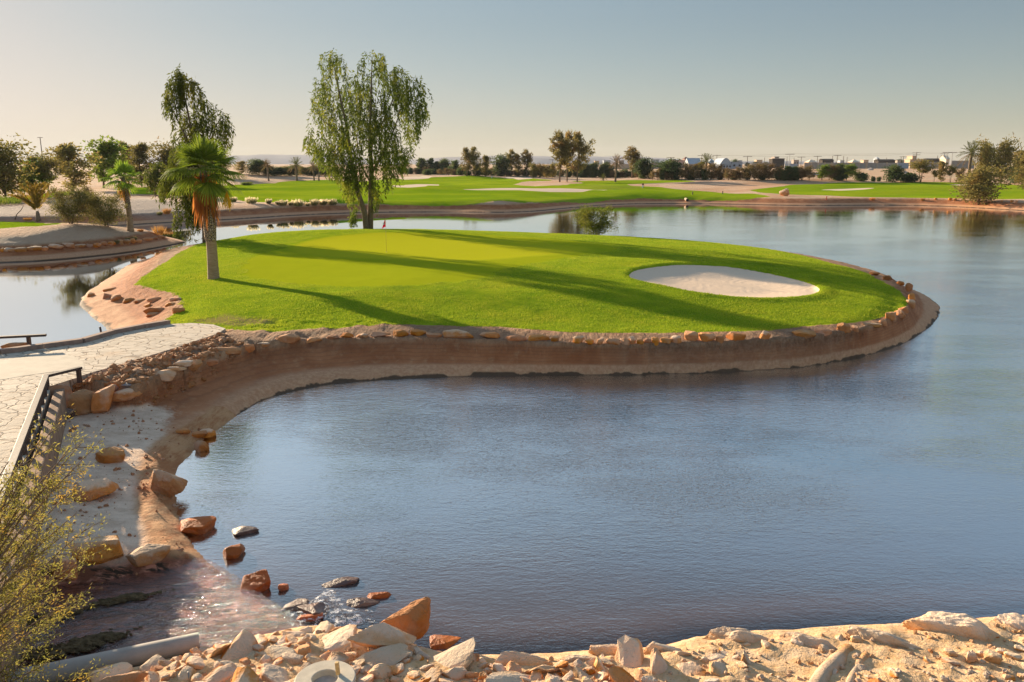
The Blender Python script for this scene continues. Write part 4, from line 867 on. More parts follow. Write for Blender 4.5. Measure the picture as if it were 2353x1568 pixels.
# ------------------------------------------------------------------ foliage
def leaf_mat(name, c1, c2, trans=.35, rough=.55, spec=.35, c3=None, scale=1.2):
    t = NT(name); P = t.pos(); oi = t.n('ShaderNodeObjectInfo').outputs['Random']
    ri = t.n('ShaderNodeNewGeometry').outputs['Random Per Island']
    c = t.mix(ri, c1, c2)
    if c3 is not None: c = t.mix(t.math('MULTIPLY', t.ss(t.noise(P, scale, 3, .6), .5, .7), .8), c, c3)
    hv = t.n('ShaderNodeHueSaturation'); t.put(hv.inputs['Value'], t.lin(oi, 0, 1, .8, 1.2)); t.put(hv.inputs['Hue'], t.lin(t.math('FRACT', t.math('MULTIPLY', oi, 9.1)), 0, 1, .49, .51)); t.put(hv.inputs['Color'], c)
    b_ = t.bsdf(hv.outputs[0], .75, None, spec * .3); tl = t.n('ShaderNodeBsdfTranslucent'); t.put(tl.inputs[0], hv.outputs[0])
    m = t.n('ShaderNodeMixShader'); m.inputs[0].default_value = trans; t.t.links.new(b_, m.inputs[1]); t.t.links.new(tl.outputs[0], m.inputs[2])
    return t.done(m.outputs[0])
L_WILLOW = leaf_mat('willow_leaves', (.066, .090, .013), (.135, .16, .022), .5, c3=(.26, .24, .026), scale=.5)
L_OLIVE = leaf_mat('olive_leaves', (.16, .15, .042), (.26, .21, .06), .5, c3=(.34, .21, .06), scale=.35)
L_DARK = leaf_mat('dark_evergreen_leaves', (.060, .095, .036), (.11, .145, .048), .45, c3=(.17, .165, .05), scale=.3)
L_GREEN = leaf_mat('bright_tree_leaves', (.12, .18, .022), (.22, .27, .035), .5, c3=(.25, .22, .04), scale=.4)
L_BROWN = leaf_mat('dry_brown_leaves', (.17, .115, .045), (.25, .17, .07), .35, c3=(.13, .12, .04), scale=.4)
L_TAM = leaf_mat('tamarisk_leaves', (.24, .23, .05), (.40, .33, .09), .5, c3=(.58, .31, .06), scale=2.6)
L_BUSH = leaf_mat('feathery_bush_leaves', (.13, .13, .040), (.22, .19, .055), .4, c3=(.30, .20, .06), scale=.8)
L_FAN = leaf_mat('fan_palm_leaves', (.12, .20, .016), (.26, .35, .034), .45, .38, 1.2)
L_DATE = leaf_mat('date_palm_fronds', (.085, .100, .025), (.15, .15, .04), .3, .5)
L_YDATE = leaf_mat('yellowing_date_fronds', (.30, .20, .03), (.42, .25, .05), .4, .5)
L_STRAW = leaf_mat('straw', (.45, .22, .06), (.60, .33, .10), .35, .7)
L_PLUME = leaf_mat('pale_grass_plumes', (.62, .50, .28), (.75, .66, .42), .5, .7)
L_TUFT = leaf_mat('grey_green_grass_blades', (.17, .16, .06), (.28, .25, .10), .4, .7)
L_SKIRT = leaf_mat('dead_palm_leaves', (.46, .18, .04), (.66, .31, .07), .45, .7, c3=(.30, .12, .04), scale=2.0)
L_ORANGE = leaf_mat('orange_dead_frond', (.80, .38, .02), (.85, .48, .03), .55, .6)
M_BARK = plain('grey_brown_bark', (.19, .135, .09), .95, .15, .3, 7, .02)
M_BARKD = plain('dark_bark', (.10, .07, .045), .95, .15, .3, 7, .02)

def rot_frames(d, r_):                        # unit vectors across directions d
    a = r_.normal(0, 1, d.shape); a -= (a * d).sum(1)[:, None] * d; a /= np.linalg.norm(a, axis=1)[:, None] + 1e-9
    return a
def leaves(P_, d, L, W_, r_, diamond=True):   # thin pointed quads: base, left, tip, right
    n = len(P_); d = d / (np.linalg.norm(d, axis=1)[:, None] + 1e-9); s = rot_frames(d, r_)
    L = np.broadcast_to(L, (n,))[:, None]; W_ = np.broadcast_to(W_, (n,))[:, None]
    V = np.stack([P_, P_ + d * L * .45 + s * W_ / 2, P_ + d * L, P_ + d * L * .45 - s * W_ / 2], 1).reshape(-1, 3)
    return V, np.arange(n * 4).reshape(n, 4)
class LB:
    def __init__(s): s.V = []; s.F = []; s.n = 0
    def add(s, V, F_): s.V.append(V); s.F.append(F_ + s.n); s.n += len(V); return s
    def mesh(s, name, mat): return mesh_np(name, np.concatenate(s.V), np.concatenate(s.F), mat, None, False)
    def build(s, name, mat, parent=None, off=None):
        V = np.concatenate(s.V)
        if off is not None: V = V - np.asarray(off)
        return link(name, mesh_np(name, V, np.concatenate(s.F), mat, None, False), parent)
def atY(px, py, Y):                           # sight line met at depth Y
    d = ray(px, py); t = Y / d[1]; return np.array([d[0] * t, Y, HCAM + d[2] * t])
def inpoly(P_, x, y):
    P_ = np.asarray(P_, float); ins = np.zeros(x.shape, bool)
    for i in range(len(P_)):
        ax, ay = P_[i]; bx, by = P_[(i + 1) % len(P_)]
        if ay != by: ins ^= ((ay > y) != (by > y)) & (x < (bx - ax) * (y - ay) / (by - ay) + ax)
    return ins

# weeping trees: drooping strands hung through the whole depth of a crown
def weeping(name, base, env, limbs, nstr, r_, label, cat, group=None, leaf=(.36, .085), mat=L_WILLOW, len_=(.8, 2.6), depth=.75, thr=.46, nleaf=15, spans=None):
    e = empty(name, tuple(base), 0, label, cat, group); Y0 = base[1]; m_px = Y0 / F * K * 1.02
    env = np.array(env, float); lo, hi = env.min(0), env.max(0); cx = env[:, 0].mean()
    S = []; tries = 0
    while len(S) < nstr and tries < 60:
        tries += 1
        x = r_.uniform(lo[0], hi[0], nstr); y = r_.uniform(lo[1], hi[1], nstr); k = inpoly(env, x, y); x, y = x[k], y[k]
        hw = np.array([max(6, min(np.ptp(env[:, 0]) * .5, 1)) for _ in x])
        # half width of the crown at this height gives its depth
        hw = []
        for yy in y:
            xs = []
            for i in range(len(env)):
                ax, ay = env[i]; bx, by = env[(i + 1) % len(env)]
                if (ay > yy) != (by > yy): xs.append(ax + (yy - ay) * (bx - ax) / (by - ay))
            hw.append((max(xs) - min(xs)) / 2 if len(xs) > 1 else 5)
        off = r_.uniform(-1, 1, len(x)) * np.array(hw) * m_px * depth
        nz = vnoise(x * .040 + off * .45 + 40, y * .022 + off * .3, 5) * .65 + vnoise(x * .10 + off, y * .05, 6) * .35
        for a, b_, o_, q in zip(x, y, off, nz):
            if q > thr: S.append((a, b_, o_))
    S = S[:nstr]; lb = LB()
    for a, b_, o_ in S:
        p = atY(a, b_, Y0 + o_); L = r_.uniform(*len_)
        for f_ in (1, .7, .45):
            if inpoly(env, np.array([a]), np.array([b_ + L * f_ / m_px]))[0]: L *= f_; break
        else: L *= .35
        out = np.array([r_.normal(0, .4) + .25 * np.sign(a - cx), r_.normal(0, .4), 0]); n = max(4, int(nleaf * L / len_[1]) + 4)
        t = np.sort(r_.uniform(0, 1, n))[:, None]
        q = p + out * (t - t * t * .4) * .9 + np.array([0, 0, -1]) * L * t ** 1.25 + r_.normal(0, .035, (n, 3))
        dd = np.array([0, 0, -1]) * (.35 + .65 * t) + out * (1 - t) * .8 + r_.normal(0, .38, (n, 3))
        V, F_ = leaves(q, dd, leaf[0] * r_.uniform(.6, 1.2, n), leaf[1] * r_.uniform(.7, 1.3, n), r_); lb.add(V, F_)
        V, F_ = leaves(p[None] + out * .05, (out * .5 + np.array([0, 0, -L]))[None], L * .95, .018, r_); lb.add(V, F_)
    lb.build('crown', mat, e, base)
    for nm, pts, r0, r1 in limbs:
        m = MB(); w_ = [np.array(atY(x, y, Y0 + o_)) - base for x, y, o_ in pts]; m.tube(w_, list(np.linspace(r0, r1, len(w_))), 8); m.build(nm, M_BARK, e, True)
    return e
b1 = atY(847, 523, 73.0); b1[2] = zat(b1[0], b1[1]) - .15
ENV1 = [(762, 110), (788, 118), (800, 150), (806, 190), (815, 150), (835, 112), (862, 108), (882, 128), (886, 165), (905, 148), (925, 148), (945, 172), (970, 172), (988, 205), (984, 250), (972, 285), (956, 310), (948, 345), (935, 372), (925, 395), (905, 402),
        (900, 440), (888, 455), (872, 425), (866, 470), (858, 485), (850, 440), (835, 430), (826, 470), (815, 518), (800, 505), (795, 455), (785, 420), (762, 395), (735, 372), (722, 350), (700, 335), (698, 300), (714, 275), (708, 225), (722, 200), (718, 160), (735, 125)]
LIMB1 = [('trunk', [(845, 562, 0), (838, 490, -.2), (822, 440, -.4), (810, 385, -.5), (798, 300, -.6), (780, 215, -.6), (765, 140, -.5)], .30, .03), ('trunk', [(850, 562, .2), (852, 460, .3), (853, 390, .4), (850, 300, .4), (853, 220, .5), (855, 130, .5)], .30, .03),
         ('limb', [(853, 400, .4), (872, 365, .6), (895, 325, .9), (915, 270, 1.1), (930, 200, 1.2)], .14, .02), ('limb', [(851, 330, .4), (880, 280, .1), (905, 225, -.4), (955, 195, -.8)], .10, .02), ('limb', [(805, 350, -.5), (770, 300, -1.2), (735, 270, -1.6)], .09, .02),
         ('limb', [(815, 400, -.4), (780, 360, .3), (745, 335, .8)], .08, .02), ('limb', [(852, 420, .4), (830, 380, 1.2), (820, 320, 1.8), (828, 240, 2.2)], .09, .02), ('limb', [(852, 350, .4), (862, 300, -1.0), (858, 240, -1.8)], .08, .02)]
weeping('weeping_tree', b1, ENV1, LIMB1, 1380, np.random.default_rng(3), 'tall weeping tree with two trunks and a three headed crown, behind the red flag', 'tree', 'weeping trees', thr=.515, nleaf=26)
b2 = atY(472, 553, 66.0); b2[2] = zat(b2[0], b2[1]) - .15
ENV2 = [(410, 148), (425, 165), (445, 178), (462, 195), (472, 220), (485, 240), (505, 245), (522, 262), (526, 290), (520, 320), (512, 345), (505, 375), (500, 420), (478, 470), (462, 470), (450, 520), (440, 555), (432, 520), (425, 555), (405, 535), (398, 520), (404, 470), (392, 445), (365, 460), (364, 430), (378, 395), (388, 370), (400, 330), (386, 310), (392, 285), (384, 260), (370, 232), (372, 205), (385, 185), (392, 165)]
LIMB2 = [('trunk', [(473, 572, 0), (470, 500, 0), (462, 430, .2), (450, 350, .2), (432, 260, 0), (415, 180, 0)], .27, .03), ('limb', [(463, 430, .2), (480, 350, .5), (495, 290, .7), (512, 268, .8)], .12, .02), ('limb', [(452, 360, .2), (425, 310, -.4), (400, 260, -.8), (385, 220, -.8)], .10, .02), ('limb', [(466, 460, .1), (430, 430, -.5), (400, 420, -.9)], .09, .02)]
weeping('weeping_tree', b2, ENV2, LIMB2, 950, np.random.default_rng(4), 'weeping tree rising directly behind the large fan palm on the island', 'tree', 'weeping trees', thr=.49, nleaf=26)
b3 = hit(357, 449)
ENV3 = [(365, 368), (385, 372), (400, 390), (404, 440), (392, 425), (385, 455), (378, 425), (365, 415), (352, 440), (340, 430), (331, 400), (340, 378)]
weeping('weeping_tree', b3, ENV3, [('trunk', [(357, 452, 0), (356, 425, 0), (358, 395, 0), (362, 380, 0)], .22, .04)], 330, np.random.default_rng(5), 'small weeping tree standing on the far fairway left of the fan palm', 'tree', 'weeping trees', leaf=(.55, .16), len_=(.9, 3.0), thr=.40)

# broad leaved and needle trees: limbs ending in many leaf clumps
def grow(seed, Ht, Wd, lobes, stems, base_frac, leaf, n, spread=.5, lean=.1, ragged=.35, trunk_r=.11):
    r_ = np.random.default_rng(seed); mt = MB(); cl = []
    for s in range(stems):
        a = 6.2832 * s / stems + r_.uniform(0, 2); tip = np.array([math.cos(a) * Wd * .22 * (stems > 1) + r_.normal(0, lean * Wd * .3), math.sin(a) * Wd * .22 * (stems > 1) + r_.normal(0, lean * Wd * .3), Ht * r_.uniform(.72, .9)])
        mid = tip * np.array([.5, .5, .5]) + r_.normal(0, .05 * Wd, 3) * (1, 1, 0); b0 = np.array([math.cos(a), math.sin(a), 0]) * trunk_r * .8 * (stems > 1)
        k = 1 / math.sqrt(stems); pts = [b0 - (0, 0, .3), b0 * .8 + tip * .2 * (1, 1, 1), mid, tip * .78 + r_.normal(0, .03 * Wd, 3), tip]
        mt.tube(pts, [trunk_r * k * 1.2, trunk_r * k, trunk_r * k * .75, trunk_r * k * .45, .02], 7)
        for j in range(lobes):
            f_ = r_.uniform(base_frac, 1.0); sp_ = np.array([np.interp(f_ * tip[2], [q[2] for q in pts], [q[i] for q in pts]) for i in (0, 1)] + [f_ * tip[2]])
            a2 = r_.uniform(0, 6.2832); env = math.sin(math.pi * min(1, (.12 + .88 * (f_ - base_frac) / (1 - base_frac)) ** .75)) ** .6 if base_frac < 1 else 1
            out = Wd * .5 * spread * 2 * r_.uniform(.25, 1) * max(.25, env); e_ = sp_ + np.array([math.cos(a2) * out, math.sin(a2) * out, out * r_.uniform(.2, .9)])
            e_[2] = min(e_[2], Ht * .97); st_ = sp_ - (0, 0, out * .25); st_[2] = max(st_[2], .1)
            mt.tube([st_, (st_ + e_) / 2 + (0, 0, .08 * out), e_], [trunk_r * k * .35, trunk_r * k * .22, .012], 5, False)
            cl.append((e_, r_.uniform(.6, 1.15))); cl.append(((e_ + st_) / 2 + r_.normal(0, .1 * out, 3), r_.uniform(.45, .8)))
    lb = LB(); per = max(6, n // len(cl)); cr = Wd * .5 * ragged
    for c, s in cl:
        u = r_.normal(0, 1, (per, 3)); u /= np.linalg.norm(u, axis=1)[:, None]; rr = cr * s * r_.uniform(.2, 1, per)[:, None] ** .6
        p = c + u * rr * (1, 1, .8); p = p + fbm(p[:, 0] * 2, p[:, 2] * 2, seed % 50, 2)[:, None] * cr * .8
        d = u * .7 + r_.normal(0, .6, (per, 3)) + (0, 0, .15); p[:, 2] = np.maximum(p[:, 2], .05)
        V, F_ = leaves(p, d, leaf[0] * r_.uniform(.6, 1.3, per), leaf[1] * r_.uniform(.7, 1.3, per), r_); lb.add(V, F_)
    return mt, lb
PROTO = {}
def proto(key, seed, leafm, bark, **kw):
    g_ = grow(seed, **kw); V = np.concatenate(g_[1].V); wd = np.ptp(np.percentile(V[:, 0], [1.5, 98.5])) * .5 + np.ptp(np.percentile(V[:, 1], [1.5, 98.5])) * .5
    PROTO[key] = (g_, leafm, bark, np.percentile(V[:, 2], 99.3), wd)
proto('olive', 11, L_OLIVE, M_BARKD, Ht=8, Wd=6.5, lobes=20, stems=2, base_frac=.14, leaf=(0.37, 0.20), n=5355, ragged=0.45)
proto('olive_b', 12, L_OLIVE, M_BARKD, Ht=8, Wd=5.2, lobes=24, stems=1, base_frac=.15, leaf=(0.37, 0.18), n=3825, ragged=0.41)
proto('green', 13, L_GREEN, M_BARK, Ht=8, Wd=5, lobes=22, stems=1, base_frac=.18, leaf=(0.39, 0.20), n=4080, ragged=0.41)
proto('sparse', 14, L_OLIVE, M_BARK, Ht=8, Wd=6, lobes=14, stems=3, base_frac=.45, leaf=(0.41, 0.19), n=2890, ragged=0.30)
proto('dark', 15, L_DARK, M_BARKD, Ht=8, Wd=6.5, lobes=24, stems=1, base_frac=.08, leaf=(0.49, 0.29), n=7140, ragged=0.51)
proto('dark_b', 16, L_DARK, M_BARKD, Ht=8, Wd=4.6, lobes=22, stems=1, base_frac=.06, leaf=(0.49, 0.29), n=5780, ragged=0.51)
proto('casuarina', 17, L_OLIVE, M_BARK, Ht=12, Wd=4.0, lobes=24, stems=1, base_frac=.30, leaf=(0.44, 0.18), n=3697, ragged=0.41, trunk_r=.14)
proto('casuarina_b', 18, L_OLIVE, M_BARK, Ht=12, Wd=6.0, lobes=15, stems=2, base_frac=.30, leaf=(0.44, 0.18), n=4590, ragged=0.32, trunk_r=.16)
proto('brown', 19, L_BROWN, M_BARKD, Ht=5, Wd=4, lobes=9, stems=4, base_frac=.25, leaf=(0.35, 0.11), n=2550, ragged=0.38, trunk_r=.07)
proto('brown_b', 20, L_BROWN, M_BARKD, Ht=5, Wd=3, lobes=8, stems=5, base_frac=.2, leaf=(0.35, 0.11), n=1700, ragged=0.35, trunk_r=.06)
proto('bush', 21, L_BUSH, M_BARKD, Ht=4, Wd=4.2, lobes=15, stems=6, base_frac=.08, leaf=(.20, .055), n=9500, ragged=.27, trunk_r=.06)
proto('lowdark', 22, L_DARK, M_BARKD, Ht=2.5, Wd=3.6, lobes=14, stems=3, base_frac=.05, leaf=(0.38, 0.22), n=2550, ragged=0.49, trunk_r=.06)
NICE = dict(olive='crown', bush='foliage', lowdark='foliage', brown='foliage', brown_b='foliage')
PM = {}
def plant(kind, px, by, ty, wd, name, label, cat, group=None, seed=None, rz=None, base=None, push=0.0, leafm=None):
    (mt, lb), lm, bk, Ht, Wd = PROTO[kind]; lm = leafm or lm
    p = hit(px, by) if base is None else np.array(base, float)
    if push: p = p * (1 + push); p[2] = zat(p[0], p[1])
    _, _, dep = proj(p); h = (by - ty) * K * dep / F; w_ = wd * K * dep / F
    key = (kind, lm.name)
    if key not in PM:
        me = bpy.data.meshes.new('trunk'); me.from_pydata(mt.V, [], mt.F); me.materials.append(bk); me.polygons.foreach_set('use_smooth', [True] * len(me.polygons)); PM[key] = (me, lb.mesh('crown', lm))
    e = empty(name, (p[0], p[1], p[2] - .05), random.uniform(0, 6.28) if rz is None else rz, label, cat, group)
    e.scale = (w_ / Wd * .98, w_ / Wd * .98, h / Ht * 1.0)
    link('stems' if NICE.get(kind) == 'foliage' else 'trunk', PM[key][0], e); link(NICE.get(kind, 'crown'), PM[key][1], e)
    return e
BG = 'trees beyond the lake'
for a in [('olive', 14, 458, 331, 130, 'tree', 'dense dull olive tree filling the left edge beyond the water', 'tree', BG), ('green', 76, 452, 368, 64, 'tree', 'slender green tree right of the dense left edge tree', 'tree', BG), ('sparse', 108, 449, 356, 76, 'tree', 'thin open tree in front of the tall mast', 'tree', BG),
          ('olive_b', 168, 440, 335, 92, 'tree', 'patchy dark topped tree behind the two grey green bushes', 'tree', BG), ('green', 238, 432, 321, 76, 'tree', 'tall bright green tree left of the small fan palm', 'tree', BG), ('olive_b', 298, 428, 331, 46, 'tree', 'grey tree with a split head, left one behind the small fan palm', 'tree', BG), ('olive_b', 326, 429, 333, 58, 'tree', 'grey tree with a split head, right one behind the small fan palm', 'tree', BG),
          ('olive', 394, 432, 333, 74, 'tree', 'olive tree peeping out left of the large fan palm crown', 'tree', BG), ('olive', 500, 408, 352, 60, 'tree', 'low olive tree behind the right side of the large fan palm', 'tree', BG),
          ('olive_b', 555, 400, 371, 28, 'tree', 'hazy grey tree right of the large fan palm', 'tree', BG), ('dark', 588, 401, 368, 38, 'tree', 'round dark tree left of the first far date palm', 'tree', BG)]: plant(*a)
for i, x in enumerate(range(612, 770, 14)): plant('dark' if i % 3 else 'olive', x, 404, 381 + (i * 7) % 5, 26, 'tree', f'hedge like dark tree, {ordn(i)} from the left behind the far date palms', 'tree', 'dark tree belt behind the far date palms')
far_row = [('sparse', 931, 399, 371, 22, 'thin tree just right of the tall weeping tree'), ('dark_b', 970, 398, 365, 26, 'first of the dark trees right of the weeping tree'), ('dark_b', 990, 398, 365, 18, 'dark tree next to the first one in the row'), ('dark_b', 1003, 399, 372, 16, 'shortest dark tree between two taller ones'), ('dark', 1023, 399, 367, 30, 'dark rounded tree left of the big olive coloured pair'),
           ('dark_b', 1046, 402, 370, 24, 'dark tree touching the big olive coloured pair'), ('casuarina_b', 1073, 405, 342, 40, 'left one of the big olive coloured pair'), ('casuarina_b', 1092, 405, 340, 36, 'right one of the big olive coloured pair'), ('olive_b', 1116, 406, 359, 26, 'brownish tree right of the olive coloured pair'), ('dark', 1149, 405, 359, 34, 'dark tree in the gap before the two spires'),
           ('casuarina', 1174, 405, 346, 22, 'left spire of the two spired trees'), ('olive_b', 1190, 405, 355, 22, 'lower tree between the two spires'), ('casuarina', 1210, 406, 346, 24, 'right spire of the two spired trees')]
for k, x, by, ty, wd, lb_ in far_row: plant(k, x, by, ty, wd, 'tree', lb_, 'tree', 'row of trees on the far course')
for i, x in enumerate([1226, 1240, 1256, 1270, 1340, 1354, 1368, 1384, 1396]): plant('dark' if i > 3 else 'olive', x, 408, 375 + (i % 3) * 2, 22, 'tree', f'low tree in the strip beside the three tall trees, {ordn(i)} from the left', 'tree', 'low trees beside the three tall trees')
for k, x, by, ty, wd, lb_, pu in [('casuarina', 1286, 418, 307, 42, 'left one of the three tall trees on the far fairway', 0), ('casuarina', 1303, 418, 308, 34, 'middle one of the three tall trees on the far fairway', .01), ('casuarina_b', 1326, 418, 309, 62, 'right, widest one of the three tall trees on the far fairway', 0)]: plant(k, x, by, ty, wd, 'tall_tree', lb_, 'tree', 'three tall trees on the far fairway', push=pu)
plant('casuarina', 1452, 409, 340, 34, 'tree', 'spire shaped olive tree right of the orange date palm', 'tree', BG); plant('dark', 1484, 411, 366, 36, 'tree', 'round dark bush tree right of the spire shaped one', 'tree', BG)
plant('dark', 1538, 412, 369, 58, 'tree', 'wide dark green tree on the desert edge', 'tree', BG); plant('olive_b', 1608, 412, 372, 22, 'tree', 'thin olive tree beside the tall brown date palm', 'tree', BG)
for i, (k, x, ty, wd) in enumerate([('brown', 1574, 376, 18), ('brown', 1596, 378, 20), ('brown_b', 1634, 378, 20), ('brown', 1655, 380, 22), ('brown_b', 1674, 388, 16), ('brown', 1690, 386, 18), ('brown', 1716, 380, 24), ('brown', 1736, 378, 22), ('brown_b', 1752, 378, 20), ('brown', 1766, 379, 22), ('brown_b', 1790, 383, 14), ('lowdark', 1800, 392, 16),
     ('dark_b', 1812, 385, 20), ('dark_b', 1826, 386, 16), ('brown', 1842, 384, 20), ('brown', 1860, 383, 22), ('green', 1888, 381, 22), ('brown', 1905, 381, 24), ('dark_b', 1924, 380, 24), ('green', 1944, 380, 26)]):
    plant(k, x, 414, ty - 2, wd * 1.35, 'shrub', f'{"dark" if "dark" in k else "green" if k == "green" else "dry brown"} shrub in the desert hedge, {ordn(i)} from the left', 'shrub', 'shrubs of the desert hedge')
for k, x, by, ty, wd, lb_ in [('lowdark', 1978, 416, 396, 28, 'low dark bush with a stray leader right of the desert hedge'), ('lowdark', 2006, 417, 405, 9, 'tiny dark shrub, left one of two on the bare plain'), ('lowdark', 2019, 417, 406, 9, 'tiny dark shrub, right one of two on the bare plain'), ('dark', 2051, 418, 381, 38, 'dense dark green tree alone on the plain'), ('lowdark', 2086, 418, 397, 40, 'spreading dark bush right of the dense dark tree'),
                          ('sparse', 2115, 418, 367, 48, 'open brown tree with forked bare stems'), ('sparse', 2146, 418, 390, 14, 'small thin tree right of the forked one'), ('olive_b', 2162, 418, 372, 24, 'slim olive tree left of the tall palm'), ('sparse', 2183, 419, 380, 22, 'spindly tree just left of the tall palm'), ('brown', 2204, 419, 385, 22, 'dry shrub at the foot of the tall palm'),
                          ('olive', 2256, 420, 326, 48, 'tall olive tree right behind the palm on the right'), ('olive', 2300, 422, 324, 52, 'tallest olive tree near the right edge'), ('dark', 2340, 421, 372, 56, 'dark thicket under the right edge trees'), ('olive', 2362, 424, 335, 70, 'olive tree cut by the right edge'), ('olive_b', 2372, 453, 405, 62, 'leafy branchy bush cut by the right edge in front')]: plant(k, x, by, ty, wd, 'tree' if k not in ('lowdark', 'brown') else 'shrub', lb_, 'tree' if k not in ('lowdark', 'brown') else 'shrub')
for i, x in enumerate(np.arange(925, 1480, 9.5)):   # undergrowth at the foot of the far trees
    plant(('lowdark', 'brown', 'lowdark', 'brown_b')[i % 4], x + random.uniform(-3, 3), 400 + (x - 925) * .017 + random.uniform(-1, 1), 386 + (x - 925) * .012 + random.uniform(-4, 3), random.uniform(13, 22), 'shrub', 'low dark scrub bush in the undergrowth at the foot of the far trees', 'shrub', 'undergrowth below the far trees')
for i, x in enumerate(np.arange(1500, 1850, 11)):
    plant(('brown_b', 'brown', 'lowdark')[i % 3], x + random.uniform(-3, 3), 413.5, 394 + random.uniform(-7, 5), random.uniform(11, 19), 'shrub', 'knee high dry scrub bush between the shrubs of the desert hedge', 'shrub', 'scrub between the hedge shrubs')
for i, (x, by, ty, wd) in enumerate([(1490, 383, 373, 16), (1530, 383, 372, 14), (1640, 383, 373, 14), (1688, 384, 367, 15), (1716, 383, 374, 12), (1735, 383, 372, 14), (1760, 383, 373, 14), (1928, 382, 372, 16), (2068, 382, 367, 20), (2042, 382, 370, 14), (1395, 384, 372, 12), (1560, 383, 366, 8), (1592, 383, 369, 16)]):
    plant('dark', x, by, ty, wd, 'tree', f'small dark tree among the far houses, {ordn(sorted([1490, 1530, 1640, 1688, 1716, 1735, 1760, 1928, 2068, 2042, 1395, 1560, 1592]).index(x))} from the left', 'tree', 'dark trees among the far houses')
plant('olive', 2249, 470, 386, 100, 'shore_tree', 'bushy many stemmed tree on the right shore, reflected in the lake', 'tree', leafm=L_BROWN if False else None)
plant('bush', 163, 514, 430, 84, 'bush', 'grey green feathery bush on the sandy point, left of two', 'bush', 'bushes on the sandy point'); plant('bush', 246, 520, 444, 86, 'bush', 'grey green feathery bush on the sandy point, right of two', 'bush', 'bushes on the sandy point'); plant('brown', 206, 512, 425, 36, 'bush', 'thin dry brown bush between the two feathery ones', 'bush')
bs = atY(1369, 540, 73.5); bs[2] = zat(bs[0], bs[1])
print('BASES', b1, b2, bs, [proj(q)[:2] for q in (b1, b2, bs)])
plant('bush', 1369, 545, 474, 84, 'bush', 'feathery shrub behind the island crest, alone against the water', 'bush', base=bs, leafm=L_WILLOW)
plant('lowdark', 567, 425, 418, 24, 'bush', 'low green bush on the bare ground right of the large fan palm', 'bush', leafm=L_GREEN)

# palms
def date_palm(seed, Ht, R_, nf, lm, trunk_r=.22, droop=1.0, skirt=True, up=.5, leafw=.05, nl=26):
    r_ = np.random.default_rng(seed); lb, sk = LB(), LB(); top = np.array([r_.normal(0, .15), r_.normal(0, .15), Ht])
    for k in range(nf):
        a = k * 2.39996 + r_.uniform(-.2, .2); el = np.interp(k / nf, [0, 1], [1.35, -.55]) * 1.0 + r_.normal(0, .08); L = R_ * r_.uniform(.85, 1.1)
        d0 = np.array([math.cos(a) * math.cos(el), math.sin(a) * math.cos(el), math.sin(el)]); t = np.linspace(.08, 1, nl)[:, None]
        q = top + d0 * L * t + np.array([0, 0, -1]) * (t ** 2) * L * .42 * droop * max(.25, math.cos(el)); tg = np.gradient(q, axis=0); tg /= np.linalg.norm(tg, axis=1)[:, None]
        side = np.cross(tg, (0, 0, 1)); side /= np.linalg.norm(side, axis=1)[:, None] + 1e-6; ll = L * .22 * np.sin(np.pi * (t * .85 + .12)) ** .6
        tgt = sk if (skirt and k > nf * .78) else lb
        for s in (1, -1):
            V, F_ = leaves(q, tg * .8 + side * s * .75 + r_.normal(0, .12, q.shape) + (0, 0, -.1), ll[:, 0], leafw * L * .25 + .02, r_); tgt.add(V, F_)
        V, F_ = leaves(q[:-1], tg[:-1], np.full(nl - 1, L / nl * 1.3), .04, r_); tgt.add(V, F_)
    m = MB(); n = 9; pts = [np.array([0, 0, -.3])] + [top * (i / n) + np.array([r_.normal(0, .02), r_.normal(0, .02), 0]) for i in range(1, n + 1)]
    m.tube(pts, [trunk_r * (1.15 if i % 2 else .95) * (1 if i > 0 else 1.2) for i in range(n + 1)], 9); m.tube([top - (0, 0, R_ * .12), top + (0, 0, R_ * .05)], [trunk_r * 1.1, trunk_r * .5], 8)
    return m, lb, sk
DP = {'tall': (date_palm(31, 6, 2.6, 34, L_DATE, .24), 6, 2.6, L_DATE), 'brown': (date_palm(32, 6, 2.4, 30, L_BROWN, .24), 6, 2.4, L_BROWN), 'young': (date_palm(33, 1.2, 2.6, 22, L_DATE, .25, .8, False), 1.2, 2.6, L_DATE)}
DM = {}
def dpalm(kind, px, by, cy, wd, label, group=None, push=0):
    (m, lb, sk), Ht, R_, lm = DP[kind]; p = hit(px, by); p = p * (1 + push); p[2] = zat(p[0], p[1]); dep = proj(p)[2]
    h = (by - cy) * K * dep / F; w_ = wd * K * dep / F
    if kind not in DM:
        me = bpy.data.meshes.new('trunk'); me.from_pydata(m.V, [], m.F); me.materials.append(M_BARK); DM[kind] = (me, lb.mesh('crown', lm), sk.mesh('dead_fronds', L_BROWN) if sk.V else None)
    e = empty('date_palm', tuple(p), random.uniform(0, 6), label, 'palm', group); s = w_ / (R_ * 1.9); e.scale = (s, s, h / Ht)
    tr = link('trunk', DM[kind][0], e)
    for nm, me in (('crown', DM[kind][1]), ('dead_fronds', DM[kind][2])):
        if me:
            o = link(nm, me, e); zs = s / (h / Ht); o.scale = (1, 1, zs); o.location = (0, 0, Ht - Ht * zs)
    return e
for a in [('brown', 617.5, 416, 381, 32, 'brown skirted date palm, leftmost of four beyond the water'), ('tall', 682.6, 415, 380, 42, 'dark green date palm with upright fronds, second of four beyond the water'), ('brown', 722, 415, 384, 32, 'date palm left of a close pair beyond the water'), ('brown', 733, 416, 384, 30, 'date palm half behind the hanging leaves of the weeping tree')]: dpalm(*a, 'four date palms beyond the water')
